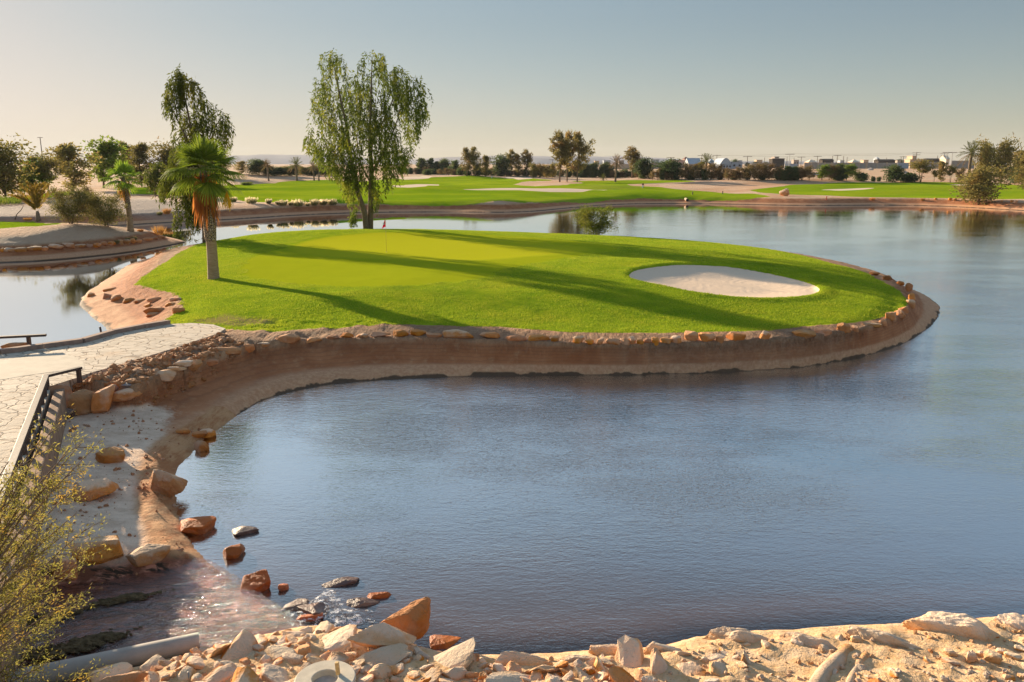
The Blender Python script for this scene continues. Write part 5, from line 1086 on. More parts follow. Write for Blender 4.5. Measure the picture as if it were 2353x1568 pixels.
dpalm('brown', 1414, 418, 375, 42, 'orange brown date palm with a bare trunk right of the three tall trees'); dpalm('young', 1386, 415, 409, 24, 'young trunkless date palm left of the orange brown one'); dpalm('tall', 1621, 413, 372, 42, 'tall brown trunked date palm in the desert hedge')
dpalm('young', 1588, 410, 400, 26, 'young date palm left of the tall one in the desert hedge'); dpalm('young', 1646, 410, 400, 26, 'young date palm right of the tall one in the desert hedge'); dpalm('young', 1701, 413, 408, 26, 'spiky young date palm in the middle of the desert hedge')
dpalm('tall', 2224, 420, 354, 62, 'tall date palm leaning by the bushy shore tree on the right')
def stick_palm(px, by, scale_w, label):       # the young yellowing palm on the sandy point, seen close enough to shape its fronds
    p = hit(px, by); dep = proj(p)[2]; m_px = K * dep / F; e = empty('date_palm', tuple(p), 0, label, 'palm'); r_ = np.random.default_rng(8)
    MB().tube([(0, 0, -.2), (.02, 0, .35), (.03, 0, .75), (.02, 0, 1.2)], [.30, .27, .24, .14], 10).build('trunk', M_BARK, e, True); lb = LB()
    ends = [(22, 447), (30, 437), (45, 424), (62, 419), (72, 424), (82, 421), (92, 423), (104, 420), (112, 424), (128, 436), (48, 455), (38, 450), (100, 440), (76, 430), (60, 435), (88, 428)]
    for i, (x, y) in enumerate(ends):
        o_ = r_.uniform(-1.2, 1.2); tip = atY(x, y, p[1] + o_) - p; st = np.array([0, 0, .9]); t = np.linspace(0.12, 1, 34)[:, None]
        ctrl = np.array([tip[0] * .35, tip[1] * .4, max(tip[2] * .85, 1.5)]); q = (1 - t) ** 2 * st + 2 * t * (1 - t) * ctrl + t * t * tip; tg = np.gradient(q, axis=0); tg /= np.linalg.norm(tg, axis=1)[:, None]
        sd = np.cross(tg, (0, 1, .2)); sd /= np.linalg.norm(sd, axis=1)[:, None]
        for s in (1, -1):
            V, F_ = leaves(q, tg * 1.0 + sd * s * .45 + r_.normal(0, .15, q.shape), .62 * np.sin(np.pi * (t[:, 0] * .8 + .15)) ** .5, .12, r_); lb.add(V, F_)
        V, F_ = leaves(q[:-1], tg[:-1], np.full(33, .14), .05, r_); lb.add(V, F_)
    lb.build('fronds', L_YDATE, e)
stick_palm(88, 507, 1, 'young date palm with yellowing fronds on the sandy point')

def fan_leaf(org, d, up, L, span, nseg, r_, droop=.5, split=.55):   # folded fan with split drooping tips
    d = d / np.linalg.norm(d); s = np.cross(d, up); s /= np.linalg.norm(s) + 1e-6; u = np.cross(s, d); V, Fq = [], []
    for k in range(nseg):
        a = (k + .5) / nseg * 2 - 1; th = a * span; dk = d * math.cos(th) + s * math.sin(th) + u * (.10 - .22 * abs(a)); Lk = L * (1 - .22 * abs(a)) * r_.uniform(.92, 1.08); w_ = 2 * span / nseg * L * split * .56
        sk = -d * math.sin(th) + s * math.cos(th); fold = u * w_ * .35 * (1 if k % 2 else -1); g0 = np.array([0, 0, -1.])
        p0 = org; p1 = org + dk * Lk * split * .5; p2 = org + dk * Lk * split + g0 * Lk * .04; p3 = org + dk * Lk * .82 + g0 * Lk * droop * .16 ; p4 = org + dk * Lk * .97 + g0 * Lk * droop * .42
        b_ = len(V); V += [p0 - sk * .01, p0 + sk * .01, p1 - sk * w_ * .5 + fold * .5, p1 + sk * w_ * .5 - fold * .5, p2 - sk * w_ * .85 + fold, p2 + sk * w_ * .85 - fold, p3 - sk * w_ * .45, p3 + sk * w_ * .45, p4 - sk * .008, p4 + sk * .008]
        Fq += [(b_ + 2 * i, b_ + 2 * i + 1, b_ + 2 * i + 3, b_ + 2 * i + 2) for i in range(4)]
    return np.array(V), np.array(Fq)
def fan_palm(base, trunk_pts, radii, cr, nlv, seed, label, skirt_len, big=True):
    r_ = np.random.default_rng(seed); e = empty('fan_palm', tuple(base), 0, label, 'palm'); top = np.array(trunk_pts[-1])
    MB().tube(trunk_pts, radii, 14).build('trunk', M_TRUNK, e, True); lb, pt = LB(), MB()
    for k in range(nlv):
        a = k * 2.39996 + r_.uniform(-.25, .25); el = np.interp(k / (nlv - 1), [0, .15, .5, .8, 1], [1.45, 1.05, .50, -.10, -.65]) + r_.normal(0, .10)
        d = np.array([math.cos(a) * math.cos(el), math.sin(a) * math.cos(el), math.sin(el)]); pl = cr * (.42 if k > 5 else .34) * r_.uniform(.85, 1.15)
        o_ = top + d * pl + (0, 0, -.10 * pl * max(0, math.cos(el))); up = np.array([0, 0, 1.]) if abs(d[2]) < .93 else np.array([1., 0, 0]); d2 = d + np.array([0, 0, -.25 * math.cos(el)])
        V, Fq = fan_leaf(o_, d2, up, cr * .66 * r_.uniform(.9, 1.1), 1.5, 26 if big else 16, r_, droop=.30 + .38 * max(0, math.cos(el))); lb.add(V, Fq); pt.tube([top + d * .05, top + d * pl * .55 + (0, 0, .03), o_], [.035 * cr / 2, .025 * cr / 2, .02 * cr / 2], 5, False)
    lb.build('crown', L_FAN, e); pt.build('leaf_stalks', plain('palm_stalk', (.20, .20, .05), .5, .4, .2, 8, .002) if 'palm_stalk' not in bpy.data.materials else bpy.data.materials['palm_stalk'], e)
    sk = LB()
    for k in range(430 if big else 110):
        a = r_.uniform(0, 6.2832); rr = radii[-1] * r_.uniform(1.0, 2.5); z0 = top[2] - r_.uniform(0, skirt_len * .55); L = skirt_len * r_.uniform(.25, .62)
        p = np.array([top[0] + math.cos(a) * rr, top[1] + math.sin(a) * rr, z0]); V, F_ = leaves(p[None], np.array([[math.cos(a) * .12, math.sin(a) * .12, -1]]) + r_.normal(0, .07, (1, 3)), L, r_.uniform(.05, .15) * (1 if big else .7), r_); sk.add(V, F_)
    sk.build('dead_leaf_skirt', L_SKIRT, e)
    return e, top
tk = NT('palm_trunk'); P = tk.pos(); zz = tk.math('SUBTRACT', tk.sepv(P)[2], 1.4)
cr_ = tk.voro(tk.vmap(P, (1, 1, .8)), 7.5, 'DISTANCE_TO_EDGE'); boots = tk.mix(tk.ss(cr_, .02, .10), (.035, .022, .014), (.42, .32, .22)); smoothb = tk.mix(tk.ss(tk.noise(tk.vmap(P, (1, 1, 5)), 4, 4, .6), .35, .7), (.28, .19, .11), (.38, .27, .17))
upm = tk.ss(tk.math('ADD', zz, tk.math('MULTIPLY', tk.noise(P, 3, 2), .2)), 2.05, 2.2)
M_TRUNK = tk.done(tk.bsdf(tk.mix(upm, smoothb, boots), .9, tk.bump(tk.math('MULTIPLY', tk.math('MULTIPLY', cr_, upm), .25), .9, 1.0), .2))
pb_ = hit(491, 640); Yp = pb_[1]; pw = lambda x, y, o_=0: np.array(atY(x, y, Yp + o_)) - pb_
tp = [pw(491, 646), pw(491, 638), pw(489, 610), pw(487, 575), pw(485, 553), pw(484, 548), pw(482, 520), pw(477, 480), pw(472, 440), pw(467, 392)]
ep, ptop = fan_palm(pb_, tp, [.34, .31, .285, .27, .265, .30, .33, .30, .26, .20], 2.1, 33, 41, 'large fan palm with a hanging skirt of dead orange leaves, on the island turf', 2.9)
r_ = np.random.default_rng(9); of = LB(); oo = pw(521, 440, -.75)
V, Fq = fan_leaf(oo, np.array([.05, -.1, -1.]), np.array([0.2, 1., 0]), 1.0, .40, 9, r_, .1, .8); of.add(V, Fq); of.build('orange_dead_frond', L_ORANGE, ep); MB().tube([ptop, (ptop + oo) / 2 + (0, 0, .15), oo], [.04, .03, .02], 5).build('frond_stalk', bpy.data.materials['palm_stalk'], ep)
ps = hit(300, 531); pws = lambda x, y: np.array(atY(x, y, ps[1])) - ps
fan_palm(ps, [pws(300, 536), pws(300, 526), pws(298, 500), pws(294, 470), pws(289, 445), pws(284, 420), pws(282, 410)], [.36, .30, .24, .24, .28, .26, .18], 1.95, 20, 42, 'small fan palm with a curved trunk on the tip of the sandy point', 2.1, False)

# grass clumps
def clump(px, by, w_px, h_px, lm, label, cat, group, name='grass_clump', plume=None, n=170, seed=0):
    p = hit(px, by); dep = proj(p)[2]; w_ = w_px * K * dep / F; h = h_px * K * dep / F; r_ = np.random.default_rng(int(px) + seed)
    e = empty(name, tuple(p), 0, label, cat, group); lb = LB(); rr = np.sqrt(r_.uniform(0, 1, n)) * w_ * .28; a = r_.uniform(0, 6.2832, n)
    q = np.stack([np.cos(a) * rr, np.sin(a) * rr, np.full(n, -.03)], 1); d = np.stack([np.cos(a) * rr / w_ * 1.9, np.sin(a) * rr / w_ * 1.9, np.ones(n)], 1) + r_.normal(0, .16, (n, 3)); L = h * r_.uniform(.6, 1.0, n)
    V, F_ = leaves(q, d, L * (.8 if plume else 1), .05 * dep / 130 * (1.6 if plume else 1), r_); lb.add(V, F_); lb.build('blades', lm, e)
    if plume:
        pl = LB(); k = slice(0, n // 2); dn = d[k] / np.linalg.norm(d[k], axis=1)[:, None]; V, F_ = leaves(q[k] + dn * L[k][:, None] * .62, dn + r_.normal(0, .1, dn.shape), L[k] * .45, .13 * dep / 130, r_); pl.add(V, F_); pl.build('plumes', plume, e)
    return e
for i, (x, y, w_, h) in enumerate([(537, 464, 14, 13), (578, 468, 32, 17), (618, 468, 12, 13), (651, 472, 25, 15), (685, 474, 32, 18), (722, 472, 20, 16), (742, 471, 24, 16), (764, 471, 24, 16), (638, 470, 10, 9), (668, 472, 10, 10), (707, 473, 10, 9)]):
    clump(x, y, w_, h, L_TUFT, f'{"broad" if w_ > 22 else "small"} pale plumed grass clump, {ordn(sorted([537, 578, 618, 651, 685, 722, 742, 764, 638, 668, 707]).index(x))} from the left on the far shore', 'grass clump', 'plumed grasses on the far shore', 'fountain_grass', L_PLUME, 170)
for x, y, w_, h, lb_ in [(366, 540, 24, 27, 'large orange dry grass tuft at the tip of the sandy point'), (323, 532, 18, 8, 'low orange grass tuft beside the small fan palm'), (64, 506, 24, 8, 'low orange grass tuft left of the yellowing palm'), (367, 494, 14, 10, 'brown grass tuft on the bank of the inlet, left of two'), (384, 492, 18, 17, 'orange brown grass tuft on the bank of the inlet, right of two'),
                         (293, 552, 12, 8, 'dull grass tuft among the edging stones, left of the pair'), (309, 551, 12, 10, 'dull grass tuft among the edging stones, right of the pair'), (269, 560, 9, 12, 'brown grass tuft growing between the edging stones'), (2005, 460, 14, 8, 'yellow grass tuft on the far right shore, left of two'), (2120, 461, 10, 7, 'yellow grass tuft on the far right shore, right of two')]:
    clump(x, y, w_, h, L_STRAW if 'dull' not in lb_ and 'brown g' not in lb_[:8] else L_TUFT, lb_, 'grass clump', 'dry grass tufts', n=200)
# reeds at the far left
rv = LB(); r_ = np.random.default_rng(6); rp = hp([(-60, 474), (0, 473), (50, 470), (50, 465), (0, 464), (-60, 465)]); q = []
lo, hi = rp.min(0), rp.max(0)
while len(q) < 1500:
    x, y = r_.uniform(lo[0], hi[0]), r_.uniform(lo[1], hi[1])
    if sdist(rp, np.array([x]), np.array([y]))[0] > 0: q.append((x, y, zat(x, y)))
q = np.array(q); V, F_ = leaves(q, np.array([0, 0, 1.]) + r_.normal(0, .2, q.shape), r_.uniform(.5, 1.2, len(q)), .06, r_); rv.add(V, F_)
tag(rv.build('reeds', L_GREEN), 'grey green reeds along the cart path at the left edge', 'reeds', kind='stuff')
# fallen branch on the sandy point
fb_ = [hit(35, 504) + (0, 0, z) for z in (0,)][0]; fbY = fb_[1]; tag(MB().tube([atY(x, y, fbY) for x, y in [(34, 505), (39, 492), (48, 483), (54, 473)]], [.07, .06, .05, .03], 6).build('dead_branch', M_SKB if False else M_BARK, None, True), 'bent dead branch standing beside the yellowing palm', 'branch')

# the feathery bush in the near left corner
tb = np.array([-7.3, 8.6, 0]); tb[2] = zat(tb[0], tb[1]); r_ = np.random.default_rng(77); te = empty('tamarisk_bush', tuple(tb), 0, 'feathery olive and orange bush in the near left corner, overhanging the stream', 'bush')
tm, tl = MB(), LB(); Yt = 9.3
TIPS = [(120, 985, .1), (95, 1010, .0), (185, 1020, .3), (150, 1045, .2), (60, 1075, -.2), (195, 1050, .1), (130, 1090, .2), (20, 1060, 0), (90, 1135, .1), (155, 1135, .3), (175, 1180, .1), (198, 1215, .2), (140, 1235, .0), (80, 1205, .4), (185, 1290, .2), (120, 1310, .3), (150, 1330, .1), (60, 1290, -.3), (30, 1200, .2), (100, 1385, .3), (160, 1385, .1),
        (50, 1380, -.2), (20, 1330, .1), (90, 1455, .2), (30, 1450, .0), (60, 1520, .1), (10, 1540, .2), (110, 1525, 0), (5, 1130, .3), (-20, 1250, 0), (-20, 1400, .1), (40, 1130, .2), (10, 1270, -.1), (200, 1560, .2), (105, 1240, -.2), (45, 1340, .4), (130, 1420, .5), (10, 1490, .5)]
for i, (x, y, o_) in enumerate(TIPS):
    tip = atY(x, y, Yt + o_) - tb; root = np.array([r_.uniform(-.25, .2), r_.uniform(-.2, .2), -.1]); mid = np.array([tip[0] * .30 + r_.normal(0, .1), tip[1] * .4, tip[2] * .55 + .25 * (tip[2] > .8)])
    t = np.linspace(0, 1, 9)[:, None]; q = (1 - t) ** 2 * root + 2 * t * (1 - t) * mid + t * t * tip; tm.tube(q, list(np.linspace(.032, .005, 9)), 5, False)
    for k in range(10):
        f_ = r_.uniform(.55, 1) ** .7; c = (1 - f_) ** 2 * root + 2 * f_ * (1 - f_) * mid + f_ * f_ * tip; dirn = (tip - mid); dirn = dirn / np.linalg.norm(dirn) + r_.normal(0, .75, 3) + (0, 0, .25); dirn /= np.linalg.norm(dirn); L = r_.uniform(.18, .48)
        e_ = c + dirn * L; tm.tube([c, (c + e_) / 2 + r_.normal(0, .015, 3), e_], [.006, .004, .002], 4, False)
        n = 38; s = r_.uniform(.1, 1, n)[:, None]; pp = c + dirn * L * s + r_.normal(0, .038, (n, 3)); dd = dirn * .8 + r_.normal(0, .7, (n, 3)); V, F_ = leaves(pp, dd, r_.uniform(.025, .065, n), r_.uniform(.008, .016, n), r_); tl.add(V, F_)
tm.build('stems', M_BARK, te, True); tl.build('foliage', L_TAM, te)

# ------------------------------------------------------------------ flag
fp = hit(888, 579); dep = proj(fp)[2]; hgt = (579 - 503) * K * dep / F
fe = empty('golf_flag', tuple(fp), 0, 'red golf flag hanging limp from its pole on the green', 'flag')
MB().tube([(0, 0, 0), (0, 0, hgt)], .010, 8).build('pole', plain('yellow_pole', (.55, .42, .08), .5, .4, .05), fe, True)
V, Fq = [], []; nx, nz = 8, 14; top_z = hgt - .01
for j in range(nz + 1):
    t = j / nz; w_ = .03 + .36 * t ** .8
    for i in range(nx + 1):
        s = i / nx; V.append((-s * w_ * .62, .05 * math.sin(s * 7 + t * 3) * s + .02, top_z - .52 * t - .10 * s * t + .02 * math.sin(s * 5)))
Fq = [(j * (nx + 1) + i, j * (nx + 1) + i + 1, (j + 1) * (nx + 1) + i + 1, (j + 1) * (nx + 1) + i) for j in range(nz) for i in range(nx)]
fo = link('flag', mesh_np('flag', np.array(V), np.array(Fq), leaf_mat('red_cloth', (.50, .004, .02), (.50, .004, .02), .3, .8, .2), None, True), fe)
MB().beam((-.12, -.045, top_z - .25), (-.125, -.045, top_z - .38), .09, .012, (0, 1, 0)).build('emblem', plain('white_print', (.75, .72, .70)), fo)
MB().tube([(0, 0, -.02), (0, 0, .004)], .054, 16).build('cup', plain('cup_rim', (.7, .7, .66)), fe)

# ------------------------------------------------------------------ far buildings, walls, poles
M_BLOCK = plain('grey_blockwork', (.34, .29, .25), .95, .1, .12, .4, .0); M_TANW = plain('tan_render', (.50, .37, .26), .95, .1, .1, .4, .0); M_WHITE = plain('white_sheet', (.36, .40, .44), .7, .2, .06, .4, .0)
M_BLUEW = plain('blue_grey_render', (.34, .37, .42), .9, .1, .1, .4, .0); M_DARKR = plain('dark_shade_net', (.05, .042, .036), .9, .1, .2, .5, .0); M_PINK = plain('pink_render', (.48, .33, .28), .95, .1, .1, .4, .0); M_CREAM = plain('cream_roof', (.66, .55, .42), .9, .1, .08, .4, .0)
M_HOLE = plain('dark_opening', (.03, .027, .025)); M_POLE = plain('pole_wood', (.13, .10, .08), .9, .2, .2, 2, .0); M_GALV = plain('galvanised', (.40, .39, .37), .6, .4, .1, 2, .0)
DB = 560.0
def bx(x0, y0, x1, y1, D=DB, dpt=6.0):        # box front from a print rectangle at depth D, standing on the plain
    a = atY(x0, y1, D); b_ = atY(x1, y0, D); zb = min(a[2], zat((a[0] + b_[0]) / 2, D)); return (a[0] + b_[0]) / 2, abs(b_[0] - a[0]), zb - .3, b_[2] - zb + .3, D
def building(name, rect, mat, label, cat, roof=None, D=DB, dpt=8.0, wins=0, roofh=0.0, rmat=None, door=False):
    cx, w_, zb, h, D = bx(*rect, D); e = empty(name, (cx, D, zb), 0, label, cat)
    MB().box((0, dpt / 2, h / 2), (w_, dpt, h)).build('wall', mat, e)
    rm = rmat or mat
    if roof == 'gable':
        m = MB(); o = .4; m.add([(-w_ / 2 - o, -o, h), (w_ / 2 + o, -o, h), (w_ / 2 + o, dpt + o, h), (-w_ / 2 - o, dpt + o, h), (-w_ / 2 - o, dpt / 2, h + roofh), (w_ / 2 + o, dpt / 2, h + roofh)], [(0, 1, 5, 4), (2, 3, 4, 5), (1, 2, 5), (3, 0, 4), (3, 2, 1, 0)]); m.build('roof', rm, e)
    elif roof == 'hip':
        m = MB(); o = .5; m.add([(-w_ / 2 - o, -o, h), (w_ / 2 + o, -o, h), (w_ / 2 + o, dpt + o, h), (-w_ / 2 - o, dpt + o, h), (0, dpt / 2, h + roofh)], [(0, 1, 4), (1, 2, 4), (2, 3, 4), (3, 0, 4), (3, 2, 1, 0)]); m.build('roof', rm, e)
    elif roof == 'arch':
        m = MB(); n = 12; V = [(-w_ / 2 + w_ * k / n, y, h + roofh * math.sin(math.pi * k / n)) for y in (-.3, dpt) for k in range(n + 1)]; m.add(V, [(k, k + 1, n + 2 + k, n + 1 + k) for k in range(n)] + [tuple(range(n + 1)), tuple(range(2 * n + 1, n, -1))]); m.build('roof', rm, e)
    elif roof == 'flat': MB().box((0, dpt / 2, h + roofh / 2 + .01), (w_ + .6, dpt + .6, max(roofh, .25))).build('roof', rm, e)
    for k in range(wins): MB().box((-w_ / 2 + w_ * (k + .5) / wins, -.02, h * .58), (min(1.3, w_ / wins * .5), .10, min(1.2, h * .35))).build('window', M_HOLE, e)
    if door: MB().box((w_ * .18, -.03, h * .3), (1.6, .1, h * .6)).build('door', M_HOLE, e)
    return e
building('shed', (1654, 377, 1681, 385), M_BLUEW, 'long hall with a curved white blue roof on the desert plain', 'building', 'arch', roofh=4.0, rmat=M_WHITE, dpt=22, wins=4)
building('shed', (1583, 377, 1611, 384), M_BLOCK, 'low hall with a flat white roof behind the palms', 'building', 'gable', roofh=4.0, rmat=M_WHITE, dpt=14, wins=3); building('shed', (1629, 375, 1646, 383), M_TANW, 'small shed with a peaked white roof between two halls', 'building', 'hip', roofh=3.2, rmat=M_WHITE, dpt=10, D=DB + 20, wins=2)
building('house', (1681, 373, 1706, 383), M_BLUEW, 'plain blue grey block house right of the curved hall', 'building', 'flat', roofh=.3, wins=2); building('house', (1546, 369, 1576, 383), M_PINK, 'pinkish house with a low roof behind the wide dark tree', 'building', 'flat', roofh=.4, D=DB + 60, wins=4); building('hut', (1573, 366, 1583, 372), M_PINK, 'raised hut with a wide dark red roof', 'building', 'hip', roofh=2.0, rmat=plain('red_brown_roof', (.16, .08, .06)), D=DB + 70, wins=1)
building('house', (1492, 375, 1521, 384), M_BLOCK, 'pale walled house left of the wide dark tree', 'building', 'flat', roofh=.3, wins=3); building('house', (1497, 367, 1515, 376), M_WHITE, 'white house farther off above the pale walled one', 'building', 'flat', roofh=.3, D=DB + 130, wins=3); building('house', (1470, 366, 1484, 377), M_WHITE, 'white far house right of the spire shaped tree', 'building', 'flat', roofh=.3, D=DB + 140, wins=2)
building('unfinished_house', (1774, 365, 1803, 384), M_DARKR, 'dark unfinished concrete house with open floors', 'building', 'flat', roofh=.4, D=DB + 40, wins=4, rmat=M_BLOCK); building('house', (1780, 361, 1790, 367), M_BLOCK, 'stair head on the unfinished house', 'building', 'flat', roofh=.3, D=DB + 44, wins=1)
building('kiosk', (1858, 373, 1876, 383), M_TANW, 'corner kiosk with a cream pyramid roof, left one on the wall', 'kiosk', 'hip', roofh=2.0, rmat=M_CREAM, D=DB - 4, wins=2); building('kiosk', (1958, 373, 1976, 383), M_TANW, 'corner kiosk with a cream pyramid roof, right one on the wall', 'kiosk', 'hip', roofh=2.0, rmat=M_CREAM, D=DB - 4, wins=2)
building('shed', (1890, 368, 1916, 377), M_DARKR, 'dark net covered shed between the two kiosks', 'building', 'gable', roofh=1.0, rmat=M_DARKR, D=DB + 50); building('shed', (2018, 369, 2057, 378), M_DARKR, 'long dark net covered shed behind the grey wall', 'building', 'gable', roofh=1.0, rmat=M_DARKR, D=DB + 50); building('shed', (2131, 367, 2162, 376), M_DARKR, 'dark shed left of the tall twin poles', 'building', 'gable', roofh=1.0, rmat=M_DARKR, D=DB + 50)
building('house', (2090, 367, 2122, 383), M_TANW, 'tan house at the end of the blue wall', 'building', 'flat', roofh=.3, D=DB - 2, wins=2); building('roof_room', (2096, 359, 2106, 369), M_TANW, 'roof room with a dark opening on the tan house', 'building', 'flat', roofh=.3, D=DB + 4, door=True)
building('house', (2172, 366, 2182, 383), M_CREAM, 'narrow cream gable house beside the twin poles', 'building', 'gable', roofh=2.5, D=DB, wins=1); building('water_tower', (2015, 364, 2021, 376), M_WHITE, 'small white water tower on the horizon', 'tower', 'hip', roofh=1.2, rmat=M_WHITE, D=DB + 160); building('house', (2331, 362, 2352, 372), M_BLOCK, 'grey far building behind the right edge tree', 'building', 'flat', roofh=.3, D=DB + 120, wins=2)
for i, (x, w_, hh_) in enumerate([(1700, 10, 5), (1745, 14, 6), (1830, 12, 6), (1868, 8, 5), (1935, 10, 5), (1990, 12, 6), (2066, 9, 5), (2145, 12, 5), (1395, 16, 5), (1372, 10, 4), (1428, 12, 5)]):
    building('house', (x - w_ / 2, 374 - hh_, x + w_ / 2, 378), (M_WHITE, M_TANW, M_BLOCK, M_PINK)[i % 4], f'tiny far house on the skyline, {ordn(sorted([1700, 1745, 1830, 1868, 1935, 1990, 2066, 2145, 1395, 1372, 1428]).index(x))} from the left', 'building', 'flat', roofh=.3, D=DB + 260 + 15 * (i % 3), wins=2)
def wall(rect, mat, label, pill=0, D=DB - 6):
    cx, w_, zb, h, D = bx(*rect, D); e = empty('boundary_wall', (cx, D, zb), 0, label, 'wall'); MB().box((0, 0, h / 2), (w_, .3, h)).build('panel', mat, e)
    for k in range(pill): MB().box((-w_ / 2 + w_ * k / max(pill - 1, 1), -.05, h / 2 + .1), (.5, .55, h + .2)).build('pillar', M_TANW, e)
wall((1728, 374, 1773, 383), M_BLOCK, 'grey boundary wall left of the unfinished house'); wall((1803, 376, 1832, 384), M_BLUEW, 'blue grey wall right of the unfinished house'); wall((1848, 374, 1990, 383), M_BLOCK, 'long grey wall with pale pillars between the kiosks', 10); wall((1992, 374, 2061, 383), M_BLOCK, 'plain stretch of grey wall right of the kiosks', 4); wall((2062, 374, 2089, 383), M_BLUEW, 'blue grey stretch of wall ending at the tan house')
wall((2124, 372, 2171, 383), M_BLOCK, 'wall right of the tan house, behind open trees'); wall((2184, 369, 2240, 382), M_BLOCK, 'wall behind the tall palm on the right'); wall((1408, 377, 1452, 384), M_TANW, 'tan wall behind the orange brown date palm')
for i, (x, ty, by, arms, D) in enumerate([(1541, 361, 383, 1, 620), (1613, 356, 384, 1, 600), (1647.6, 355.7, 384, 1, 600), (1632, 358, 384, 1, 700), (1718, 358.5, 384, 1, 560), (1815, 353, 384, 1, 545), (1808.8, 361, 384, 0, 700), (1825, 362, 384, 0, 700), (1841.6, 360, 384, 1, 640), (1879, 358, 384, 1, 620), (1913.6, 358, 384, 0, 660), (1924.6, 356, 384, 1, 640),
        (1938.8, 358.4, 384, 0, 660), (1947, 360.6, 384, 0, 680), (2037.6, 362, 384, 0, 700), (2071, 360, 384, 0, 640), (2076.6, 359, 384, 1, 640), (2106.8, 349.7, 384, 2, 590), (2155, 357, 384, 0, 650), (2170.6, 352, 384, 2, 600), (2176.7, 348.8, 384, 1, 548), (2189, 349.2, 384, 1, 548), (2332, 351.4, 384, 1, 580), (1488, 363, 384, 1, 680), (1424, 364, 384, 1, 680), (1270, 366, 390, 1, 700), (1757, 362, 384, 0, 700)]):
    t_ = atY(x, ty, D); zb = zat(t_[0], D); h = t_[2] - zb; e = empty('utility_pole', (t_[0], D, zb), 0, f'{"double armed" if arms == 2 else "single armed" if arms else "plain"} utility pole on the desert skyline, {ordn(sorted([1541, 1613, 1647.6, 1632, 1718, 1815, 1808.8, 1825, 1841.6, 1879, 1913.6, 1924.6, 1938.8, 1947, 2037.6, 2071, 2076.6, 2106.8, 2155, 2170.6, 2176.7, 2189, 2332, 1488, 1424, 1270, 1757]).index(x))} from the left', 'pole', 'utility poles on the desert skyline')
    MB().tube([(0, 0, -.5), (0, 0, h)], [.26, .18], 6).build('post', M_GALV if x in (2176.7, 2189, 1815) else M_POLE, e)
    for k in range(arms): MB().box((0, 0, h - .4 - 1.4 * k), (6.0 - k * .8, .28, .28)).build('crossarm', M_POLE, e)
for k, (xa, ya, xb, yb, D) in enumerate([(1613, 356, 1815, 353.5, 590), (1815, 353, 2106, 351, 580), (2106, 350, 2189, 349.5, 570), (2189, 349.5, 2400, 350, 570), (1718, 358.5, 1924, 356.5, 620), (1924, 356.5, 2106, 353, 610)]):
    pts = [atY(xa + (xb - xa) * t, ya + (yb - ya) * t + 2.2 * (4 * t * (1 - t)), D) for t in np.linspace(0, 1, 9)]; tag(MB().tube(pts, .045, 4, False).build('power_line', M_POLE), f'thin sagging power line on the skyline, {ordn(k)} span from the left', 'cable', 'power lines')
mp = hit(100, 443); mt_ = atY(92, 316, mp[1] * 1.25); zb = zat(mt_[0], mt_[1]); me_ = empty('radio_mast', (mt_[0], mt_[1], zb), 0, 'thin tall mast with a short crossbar behind the left trees', 'mast'); hm = mt_[2] - zb; MB().tube([(0, 0, -.3), (0, 0, hm)], [.16, .08], 6).build('post', M_POLE, me_); MB().box((0, 0, hm), (1.2, .1, .1)).build('crossbar', M_POLE, me_)
# small things on the far course
def post(px, by, ty, r, mat, name, label, cat, cap=None):
    p = hit(px, by); dep = proj(p)[2]; h = (by - ty) * K * dep / F; e = empty(name, tuple(p), 0, label, cat); MB().tube([(0, 0, -.2), (0, 0, h * (.6 if cap else 1))], r, 8).build('post', mat, e)
    if cap: MB().box((0, 0, h * .8), (r * 2.6, r * 2.2, h * .4)).build('head', cap, e)
post(1477, 431, 421.5, .16, M_WHITE, 'ball_washer', 'ball washer with a dark head on the bare ground of the far course', 'ball washer', plain('maroon_paint', (.12, .03, .03))); post(1130, 409, 404, .16, M_WHITE, 'marker_post', 'short white marker post at the foot of the far trees', 'post')
post(1591.5, 447, 440, .09, M_POLE, 'stake', 'dark stake on the far bank, left of two', 'stake'); post(1660.5, 446, 439, .09, M_POLE, 'stake', 'dark stake on the far bank, right of two', 'stake'); post(1899, 459, 451, .08, plain('red_paint', (.40, .05, .03)), 'stake', 'thin red stake on the far right bank', 'stake')
po = hit(1577, 460.5); oe = empty('outlet_pipe', tuple(po), 0, 'dark mouth of an outlet pipe in the far bank', 'pipe'); MB().tube([(0, -.9, .1), (0, .8, .2)], .30, 14, False).build('pipe_wall', M_TANW, oe); MB().tube([(0, -.86, .1), (0, -.5, .1)], .27, 14).build('bore', M_HOLE, oe)
for x, y, w_, h, lb_ in [(1998, 391, 20, 7, 'grey gravel heap on the bare plain, left of two'), (2079, 399, 24, 7, 'grey gravel heap on the bare plain, right of two')]:
    p = hit(x, y); dep = proj(p)[2]; V, Fq = stone_shape(int(x), 4, .4, .08, 8); V = V * (w_ * K * dep / F * .5, w_ * K * dep / F * .45, h * K * dep / F * .9); V[:, :2] *= np.clip(1.25 - V[:, 2:] / V[:, 2].max(), .2, 1.3); tag(link('gravel_heap', mesh_np('gravel_heap', V, Fq, M_BLOCK, None, True), None, tuple(p)), lb_, 'heap', 'gravel heaps')
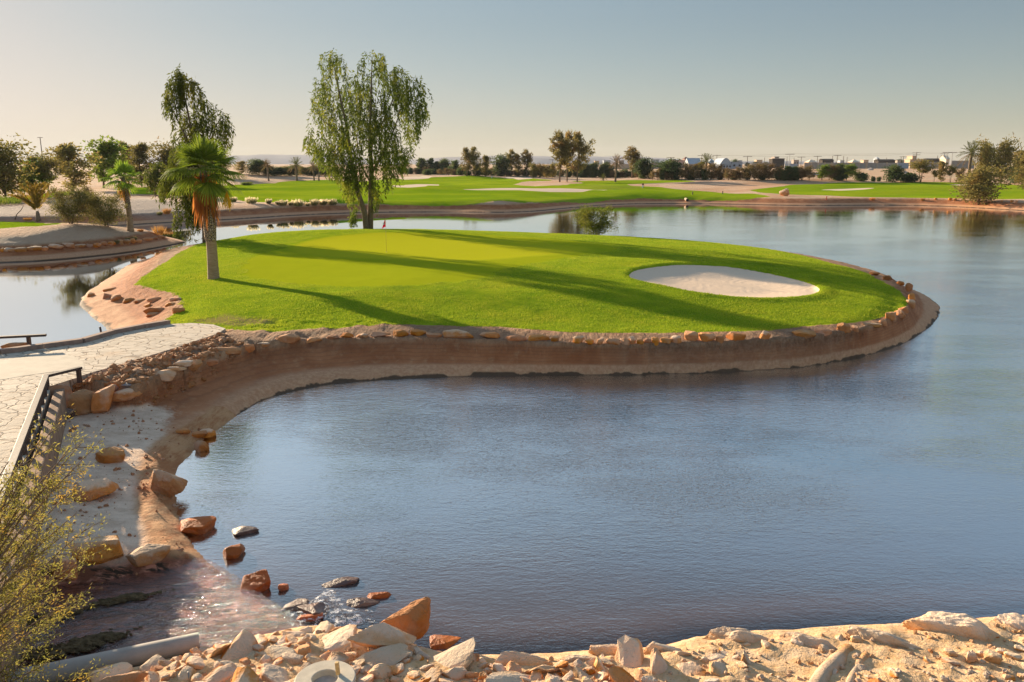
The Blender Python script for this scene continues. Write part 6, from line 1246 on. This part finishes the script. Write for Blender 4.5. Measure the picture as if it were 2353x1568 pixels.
def car(px, by, col, label, rz):
    p = hit(px, by); e = empty('parked_car', tuple(p), rz, label, 'car', 'cars behind the desert hedge'); m = MB(); pr = [(-2.2, .35), (-2.2, .85), (-1.3, .95), (-.7, 1.45), (.9, 1.45), (1.6, .98), (2.2, .88), (2.2, .35)]; n = len(pr)
    m.add([(x, y, z) for y in (-.85, .85) for x, z in pr], [tuple(range(n)), tuple(range(2 * n - 1, n - 1, -1))] + [(k, (k + 1) % n, n + (k + 1) % n, n + k) for k in range(n)]); m.build('body', col, e, bevel=.05)
    for s in (-1, 1): MB().add([(-1.15, s * .865, .98), (-.65, s * .865, 1.38), (.8, s * .865, 1.38), (1.4, s * .865, 1.0)], [(0, 1, 2, 3)]).build('window', M_HOLE, e)
    for x in (-1.35, 1.35):
        for s in (-1, 1): MB().tube([(x, s * .65, .33), (x, s * .88, .33)], .33, 12).build('wheel', M_HOLE, e)
car(1505, 404, M_WHITE, 'white car parked behind the hedge left of the wide dark tree', .2); car(1862, 404, M_WHITE, 'white car parked behind the hedge, left of two', .1); car(1877, 404, M_BLUEW, 'bluish car parked behind the hedge, right of two', -.1)

# ------------------------------------------------------------------ hills on the horizon, air
nh = 260; hx = np.linspace(-5200, 5200, nh); prof = 70 + 45 * fbm(hx * .0011, hx * 0 + 3, 91, 4) * 2 + 16 * fbm(hx * .006, hx * 0, 92, 3); prof = np.clip(prof, 6, 140) * np.interp(hx, [-5200, -500, 900, 1400, 5200], [1, .95, .75, .42, .35])
rows = [(0, 0), (180, .55), (420, .95), (800, 1.0), (1500, .9), (2600, .0)]
HV = np.array([(x, 6000 + dy + 500 * fbm(np.array([x * .001]), np.array([dy * .01]), 95, 2)[0], 2 + h * k * (1 + .0 * dy)) for dy, k in rows for x, h in zip(hx, prof)]); HF = np.array([(j * nh + i, j * nh + i + 1, (j + 1) * nh + i + 1, (j + 1) * nh + i) for j in range(len(rows) - 1) for i in range(nh - 1)])
tag(link('hills', mesh_np('hills', HV, HF, plain('hill_rock', (.28, .26, .26), .95, .1, .15, .004, .0), None, True)), kind='structure')
HZ = MB(); HZ.box((0, 4300, 85), (26000, 9800, 176)); hz = NT('haze'); hz_n = hz.n('ShaderNodeVolumePrincipled'); hz_n.inputs['Color'].default_value = (.78, .82, .90, 1); hz_n.inputs['Density'].default_value = .00006; hz_n.inputs['Anisotropy'].default_value = .0
hz.t.links.new(hz_n.outputs[0], hz.out.inputs['Volume']); ho = HZ.build('haze', hz.m); tag(ho, 'pale desert haze', 'haze', kind='stuff')
